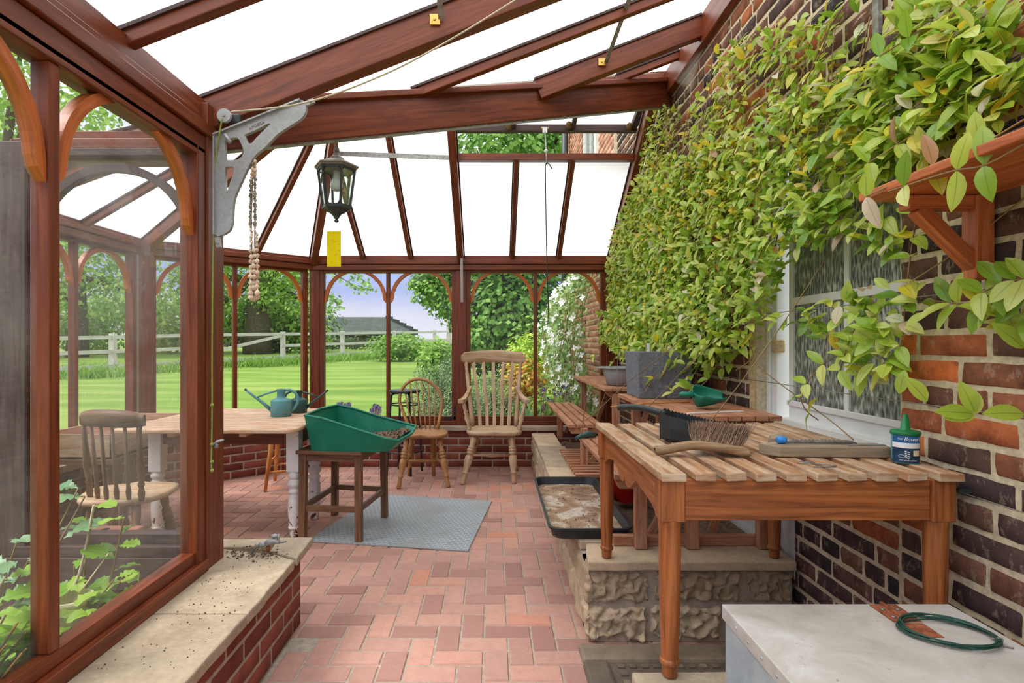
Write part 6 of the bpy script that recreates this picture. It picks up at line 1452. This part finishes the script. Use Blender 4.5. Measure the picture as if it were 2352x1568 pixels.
# barn beyond the paddock
bn_ = thing('barn', 'dark tiled barn roof with stepped verge beyond the paddock fence', 'barn', g3(-9, 37))
def m_tile():
    t = NT('mossy_roof_tiles'); b = t.n('TexBrick'); b.inputs['Scale'].default_value = 1; b.inputs['Brick Width'].default_value = .3; b.inputs['Row Height'].default_value = .25; b.inputs['Mortar Size'].default_value = .02
    b.inputs['Color1'].default_value = S(58, 66, 66); b.inputs['Color2'].default_value = S(78, 86, 84); b.inputs['Mortar'].default_value = S(60, 66, 64); t.l(t.uv(1, 1), b.inputs['Vector']); t.principled(t.mix(t.math('MULTIPLY', t.noise(t.uv(1, 1), .8, 4), .6), b.outputs[0], S(84, 94, 84)), .9, b.outputs['Fac'], .4, .02, .1); return t.m
yb = 36; zr = H + 62 * yb / F; A = V(((500 - CX) / F * yb, yb, zr)); B = V(((888 - CX) / F * yb, yb, zr)); C_ = V(((960 - CX) / F * (yb - 2.2), yb - 2.2, H + 26 * (yb - 2.2) / F)); D = V((A.x, yb - 2.2, C_.z))
m = MB(); m.add([D, C_, B, A] + [p - V((0, 0, .15)) for p in (D, C_, B, A)], [(0, 1, 2, 3), (0, 4, 5, 1), (1, 5, 6, 2)], [[((p - D).x, (p - D).y * 1.5) for p in (D, C_, B, A)], [(0, 0), (0, .1), (9, .1), (9, 0)], [(0, 0), (0, .1), (3, .1), (3, 0)]])
for k in range(14):
    p = B.lerp(C_, (k + .5) / 14); m.box((p.x - .12, p.y - .1, p.z - .02), (p.x + .06, p.y + .1, p.z + .12 + .04 * (k % 3)))
m.build('tiled_roof', m_tile(), bn_); m = MB(); m.box((A.x, yb - 2.0, gz(-9, 34) - .3), (C_.x - .5, yb, C_.z)); m.build('barn_wall', MT['bark'], bn_)
m = MB()
for _ in range(60):
    x = R.uniform(-14, -4.5); blob_leaves(m, (x, 31 + R.uniform(-.6, .6), gz(x, 31) + .35), (.6, .5, .55), 26, .2, .14)
tag(m.build('field_hedge', MT['dark_leaf']), 'low dark hedge at the foot of the barn behind the fence', 'hedge', kind='stuff')

# weathered boarding under the single window, and the plants pressed against the left glass
m = MB(); m.box((-2.05, 2.29, .06), (-1.2, 2.335, .20)); m.box((-2.05, 2.285, .21), (-1.2, 2.335, .345)); trim(m, 'purple-brown boarding below the single window behind the left glass', 'outer', cat='boards')
def lobed(mb, p, d, n, L, W, var=None):
    p, d, n = V(p), V(d).normalized(), V(n); x = d.cross(n).normalized(); n = x.cross(d); pr = []
    for t, w in ((0, .05), (.12, .12), (.2, .42), (.27, .30), (.36, .66), (.43, .5), (.52, .95), (.6, .72), (.7, 1.0), (.78, .7), (.87, .66), (.94, .32), (1, 0)): pr.append((t, w))
    C = [p + d * L * t - n * L * .3 * t * t for t, w in pr]; A = [c + x * W / 2 * w + n * W * .12 * w + n * R.uniform(-.006, .006) for c, (t, w) in zip(C, pr)]; B = [c - x * W / 2 * w + n * W * .12 * w + n * R.uniform(-.006, .006) for c, (t, w) in zip(C, pr)]
    k = len(pr); fs = []; uv = []
    for i in range(k - 1):
        fs += [(i, i + 1, k + i + 1, k + i), (i, 2 * k + i, 2 * k + i + 1, i + 1)]; uv += [[(pr[i][0], .5), (pr[i + 1][0], .5), (pr[i + 1][0], 1), (pr[i][0], 1)], [(pr[i][0], .5), (pr[i][0], 0), (pr[i + 1][0], 0), (pr[i + 1][0], .5)]]
    over = max(q.x for q in C + A + B) + 1.19
    if over > 0: C, A, B = [[q - V((over, 0, 0)) for q in z] for z in (C, A, B)]
    mb.add(C + A + B, fs, uv, var, True)
def leafy(name, label, base, stems, mat, L):
    t = thing(name, label, 'plant', base); m = MB(); s = MB()
    for top, nl in stems:
        b = V(base) + V((R.uniform(-.04, .04), R.uniform(-.04, .04), 0)); c = smooth_path([b, b.lerp(V(top), .5) + V((R.uniform(-.03, .03), R.uniform(-.03, .03), .05)), V(top)], 6); s.tube(c, [.006 - .004 * k / len(c) for k in range(len(c))], 6)
        for k in range(nl):
            u = .3 + .7 * k / max(1, nl - 1); p = c[min(len(c) - 1, int(u * (len(c) - 1)))]; a = k * 2.4 + R.uniform(-.4, .4); d = V((math.cos(a) * .9 + .05, math.sin(a), R.uniform(-.1, .55)))
            l = L * R.uniform(.65, 1.2) * (1.1 - .4 * u); lobed(m, p, d, V((R.uniform(-.3, .3), -.35 + R.uniform(-.3, .3), 1)), l, l * .62)
    m.build('leaves', MT[mat], t); s.build('stems', MT['stem'], t)
def at(x, y, Y): return tuple(px(x, y, Y))
leafy('sow_thistle', 'lime green leafy weed with lobed leaves pressed against the left window', (-1.50, 1.98, .03), [(at(215, 1165, 1.92), 6), (at(285, 1190, 1.86), 8), (at(262, 1330, 1.84), 9), (at(200, 1380, 1.8), 9), (at(170, 1300, 1.9), 7), (at(290, 1310, 1.9), 7), (at(230, 1400, 1.78), 8)], 'lime', .135)
leafy('bright_weed', 'mass of bright yellow-green leaves at the lower left corner outside', (-1.5, 1.42, .03), [(at(25, 1390, 1.4), 9), (at(60, 1450, 1.38), 10), (at(10, 1330, 1.45), 9), (at(85, 1400, 1.45), 9), (at(50, 1500, 1.3), 9), (at(110, 1470, 1.45), 8), (at(165, 1440, 1.55), 8), (at(40, 1430, 1.34), 9), (at(15, 1480, 1.3), 9)], 'lime', .15)
leafy('grey_leaf_plant', 'grey-green crinkled leaf plant at the left edge outside the glass', (-1.55, 1.6, .03), [(at(40, 1240, 1.5), 6), (at(70, 1280, 1.5), 6), (at(20, 1290, 1.48), 6), (at(60, 1490, 1.36), 5), (at(180, 1120, 1.95), 5), (at(195, 1140, 1.95), 5)], 'kale', .16)
m = MB(); m.tube(smooth_path([at(216, 1160, 1.9), at(212, 1180, 1.9), at(203, 1230, 1.9), at(178, 1330, 1.88), at(148, 1385, 1.86), (-1.5, 1.9, .03)], 5), [.0045] * 26, 6)
m.tube(smooth_path([at(250, 1270, 1.9), at(195, 1345, 1.87), at(150, 1405, 1.86)], 5), .003, 5); tag(m.build('dry_stalk', plain('bleached_stalk', S(206, 192, 164), .8)), 'pale dry bare stalk leaning among the leaves behind the left glass', 'stalk')
pt2 = thing('cream_pot', 'cream plastic pot standing outside among the weeds', 'pot', (-1.42, 1.78, .02)); m = MB(); m.lathe([(.045, .03), (.058, .37), (.062, .37), (.062, .395), (.056, .395), (.045, .06)], (-1.41, 1.83, 0), 28); m.build('pot_body', plain('cream_plastic', S(226, 218, 180), .5), pt2)
# ---------------------------------------------------------------- the climber on the house wall
XV = 1.2
dense = [[(1490, 400), (1570, 380), (1650, 320), (1720, 320), (1800, 260), (1900, 320), (1990, 400), (1990, 450), (2040, 470), (2000, 510), (1950, 530), (1880, 560), (1820, 590), (1775, 690), (1720, 800), (1600, 870), (1470, 830), (1410, 780), (1405, 620), (1425, 540), (1450, 470)],
         [(1800, 260), (1900, 180), (2050, 150), (2200, 60), (2352, 60), (2352, 270), (2150, 360), (1990, 420), (1900, 330)]]
medium = [[(1490, 240), (1540, 245), (1600, 230), (1660, 120), (1740, 60), (1860, 40), (1960, 0), (2352, -10), (2352, 260), (1990, 440), (1700, 330), (1570, 400), (1470, 450)],
          [(1940, 535), (2100, 470), (2095, 555), (2030, 580)],
          [(1770, 740), (1850, 700), (1960, 665), (2110, 650), (2180, 660), (2352, 620), (2352, 740), (2260, 760), (2130, 720), (2090, 790), (2030, 860), (1960, 880), (1920, 800), (1830, 760)]]
def wall_px(Y, z, X=XV): return CX + F * X / Y, CY - F * (z - H) / Y
hv = thing('climbing_hoya', 'big evergreen climber with yellow-green oval leaves covering the house brick wall', 'climber', (1.1, 3.25, 1.19))
lf_ = MB(); spots = []
def put_leaf(p, L, var=None, spread=1.0, down=.25):
    a = R.random() * 2 * PI; d = V((-.2 - .6 * R.random(), math.cos(a) * spread, math.sin(a) * .5 + .05)); n = V((-.35 - .45 * R.random(), R.uniform(-.75, .15), .75 + R.uniform(-.4, .3)))
    lf_.leaf(p, d, n, L, L * R.uniform(.40, .52), var, R.uniform(.15, .6), R.uniform(.05, .6))
def tone(z):
    r = R.random(); y = min(.4, max(0, (z - 1.6) * .3))
    return min(.9, r * .80 + y * R.random()) if R.random() > .05 else R.uniform(.86, 1)
area = (5.45 - .9) * (3.3 - .85); tries = int(area * 4300)
for _ in range(tries):
    Y, z = .9 + 4.55 * R.random(), .85 + 2.45 * R.random(); x, y = wall_px(Y, z)
    if not (1380 < x < 2500 and -60 < y < 900): continue
    k = N.noise(V((Y * 3.1, z * 3.1, 4))) + .5 * N.noise(V((Y * 8, z * 8, 1)))
    # strands climb as streaks leaning right, so density follows them
    st = N.noise(V(((Y + z * .35) * 7, z * .9, 9)))
    dn = any(inside(x, y, q) for q in dense); md = any(inside(x, y, q) for q in medium)
    if dn: pr = .62 if k > -.42 else .2
    elif md: pr = .30 if k + st * 1.4 > -.1 else .04
    else: pr = 0.0
    if Y < 1.75: pr *= 1.45 if k > -.3 else .5
    if R.random() > pr: continue
    if Y < 1.5 and 1.57 < z < 1.69: continue
    th_ = .12 if dn else .07
    if z < 1.55 and Y > 2.6: th_ = .2
    put_leaf(V((XW - .02 - th_ * R.random() ** .8, Y, z)), R.uniform(.042, .072) * (1.22 if Y < 1.9 else 1), tone(z)); spots.append((Y, z))
# strands that hang over the pot, and single sprays along the wires
def spray(pts, Y, n, L=.08, lo=0.0, r=.0022, both=True):
    c = smooth_path([px(x, y, Y[i] if isinstance(Y, (list, tuple)) else Y) for i, (x, y) in enumerate(pts)], 6); SP.append((c, r))
    for k in range(n):
        i = min(len(c) - 2, int((lo + (1 - lo) * (k + R.random() * .5) / n) * (len(c) - 1))); p = c[i]; t = (c[i + 1] - c[i]).normalized()
        for s in ((-1, 1) if both else (R.choice((-1, 1)),)):
            d = V((-.35, 0, .25)) + t.cross(V((-1, 0, 0))) * s * .9 + t * .25 + V((R.uniform(-.2, .2), R.uniform(-.3, .3), R.uniform(-.3, .35))); lf_.leaf(p, d, V((-.55, -.3, .8)) + V((R.uniform(-.4, .4), R.uniform(-.5, .4), R.uniform(-.4, .3))), L * R.uniform(.8, 1.15), L * .46, tone(1.9), R.uniform(.2, .65), R.uniform(.1, .5))
SP = []
for x, y, Yd, tx, ty, L in ((2130, 922, 1.47, -22, -62, .085), (2065, 905, 1.56, 34, -44, .07), (2240, 948, 1.36, -4, -78, .085), (2236, 950, 1.36, -78, -14, .09), (2244, 950, 1.36, 26, -40, .06), (2240, 952, 1.36, -70, 6, .075), (2352, 950, 1.27, -70, -8, .09), (2352, 800, 1.27, -40, -70, .09), (2300, 690, 1.3, 50, 40, .09)):
    p = px(x, y, Yd); q = px(x + tx, y + ty, Yd - .01); lf_.leaf(p, q - p + V((-.03, 0, 0)), V((-.5, -.75, .45)), L, L * .45, R.uniform(.3, .6), .25, .2)
for pts, Y, n in (([(1560, 800), (1530, 850), (1500, 870), (1482, 900)], [3.2, 3.08, 3.05, 3.0], 5), ([(1620, 800), (1600, 850), (1560, 890), (1540, 905)], [3.0, 2.95, 2.92, 2.9], 7), ([(1660, 790), (1640, 850), (1610, 885), (1570, 895)], [2.9, 2.85, 2.8, 2.8], 8), ([(1560, 790), (1610, 820), (1660, 845), (1690, 820)], [3.1, 3.0, 2.85, 2.75], 8), ([(1420, 730), (1400, 760), (1375, 800), (1360, 830)], [4.6, 4.5, 4.4, 4.4], 4), ([(1430, 790), (1410, 825), (1395, 860)], [4.3, 4.2, 4.2], 2),
                  ([(1480, 790), (1450, 800), (1410, 800)], [3.5, 3.5, 3.5], 6), ([(1500, 780), (1530, 810), (1560, 850)], [3.3, 3.1, 3.0], 8),
                   ([(1990, 780), (1900, 830), (1860, 870), (1840, 905), (1850, 940), (1880, 965)], [1.8, 1.95, 2.0, 2.05, 2.03, 2.0], 7), ([(2110, 650), (2080, 700), (2075, 760), (2055, 830), (2040, 870)], [1.55, 1.58, 1.6, 1.62, 1.63], 7), ([(2000, 700), (1960, 760), (1935, 830), (1925, 880)], [1.75, 1.8, 1.82, 1.85], 7),
                  ([(2110, 480), (2095, 560), (2085, 640)], [1.5, 1.55, 1.57], 5), ([(2352, 690), (2240, 700), (2140, 690)], [1.24, 1.34, 1.44], 7), ([(2352, 640), (2300, 650), (2240, 680)], [1.22, 1.27, 1.32], 4),
                  ([(1990, 452), (2100, 400), (2230, 345), (2352, 275)], [1.40, 1.30, 1.2, 1.1], 5), ([(2040, 440), (2180, 395), (2260, 380), (2352, 330)], [1.30, 1.16, 1.1, 1.02], 3), ([(1985, 380), (2080, 320), (2200, 240), (2352, 120)], [1.6, 1.48, 1.36, 1.25], 7), ([(2080, 260), (2200, 170), (2352, 60)], [1.48, 1.36, 1.26], 6), ([(2020, 130), (2130, 60), (2260, -20)], [1.55, 1.45, 1.36], 6)):
    spray(pts, Y, n if n < 5 else n - 2, .074)
lf_.build('leaves', MT['vine'], hv)
stm = MB()
for c, r in SP: stm.tube(c, r, 5)
for k in range(120):
    Y, z = R.choice(spots); P = []; ang = R.uniform(.7, 1.35); xo = XW - R.uniform(.03, .13)
    for i in range(8):
        P.append(V((xo + R.uniform(-.012, .012), Y, z))); Y -= .10 * math.cos(ang); z += .10 * math.sin(ang); ang += R.uniform(-.35, .35)
        xx, yy = wall_px(Y, z)
        if z > 3.0 or Y < 1.0 or not (any(inside(xx, yy, q) for q in dense + medium)): break
    if len(P) > 2: stm.tube(smooth_path(P, 3), R.uniform(.0014, .0032), 5)
for pts, Y in (([(1345, 965), (1370, 945), (1440, 880), (1540, 800), (1660, 690), (1760, 560), (1830, 420)], [3.0, 3.0, 2.95, 2.9, 2.75, 2.55, 2.4]), ([(1480, 945), (1560, 860), (1640, 780), (1700, 700)], [2.6, 2.6, 2.65, 2.7]), ([(1625, 975), (1700, 880), (1800, 740), (1900, 590), (1960, 520)], [2.1, 2.1, 2.1, 2.05, 2.0]), ([(1335, 1000), (1345, 930), (1362, 890)], [3.25, 3.2, 3.1]), ([(1420, 905), (1418, 850), (1424, 760)], [3.3, 3.4, 3.6]),
               ([(2090, 648), (2180, 590), (2270, 520), (2352, 455)], [1.55, 1.46, 1.38, 1.31]), ([(1740, 840), (1790, 880), (1900, 960), (1960, 1010)], [2.5, 2.3, 1.95, 1.8]), ([(1690, 850), (1730, 820), (1720, 790)], [2.5, 2.5, 2.6])):
    stm.tube(smooth_path([px(x, y, d) for (x, y), d in zip(pts, Y)], 8), .0022, 5)
stm.build('stems', MT['stem'], hv)
# training wires with their vine eyes
for k, (z, y0, y1, lb) in enumerate(((.85, .7, 1.9, 'lowest training wire on the house wall beside the slatted table'), (1.07, .7, 3.0, 'training wire crossing the white casement window'), (1.38, .7, 3.4, 'training wire at shelf bracket foot height'), (1.75, .7, 5.0, 'training wire above the wall shelf'), (2.1, .7, 5.0, 'training wire through the thickest leaves'), (2.5, .7, 5.0, 'topmost training wire near the roof'))):
    t = thing('training_wire', lb, 'wire', (XW - .03, (y0 + y1) / 2, z), 'training wires on the house wall'); m = MB(); m.tube([(XW - .03, y0, z), (XW - .031, (y0 + y1) / 2, z - .004), (XW - .03, y1, z)], .0018, 5); m.build('wire', MT['steel'], t)
    for y in (y0 + .75, y1 - .05):
        m = MB(); m.bar((XW + .01, y, z), (XW - .036, y, z), .003, .012); m.build('vine_eye', MT['iron'], t)
m = MB()
for o_ in (-.006, .006): m.tube([(XW - .012, 1.79 + o_, 2.35), (XW - .012, 1.79 + o_, 3.05)], .0055, 6)
m.box((XW - .02, 1.775, 2.25), (XW - .006, 1.805, 2.4)); tag(m.build('wall_cable', MT['steel']), 'grey twin cable clipped up the brick wall above the shelf', 'cable')
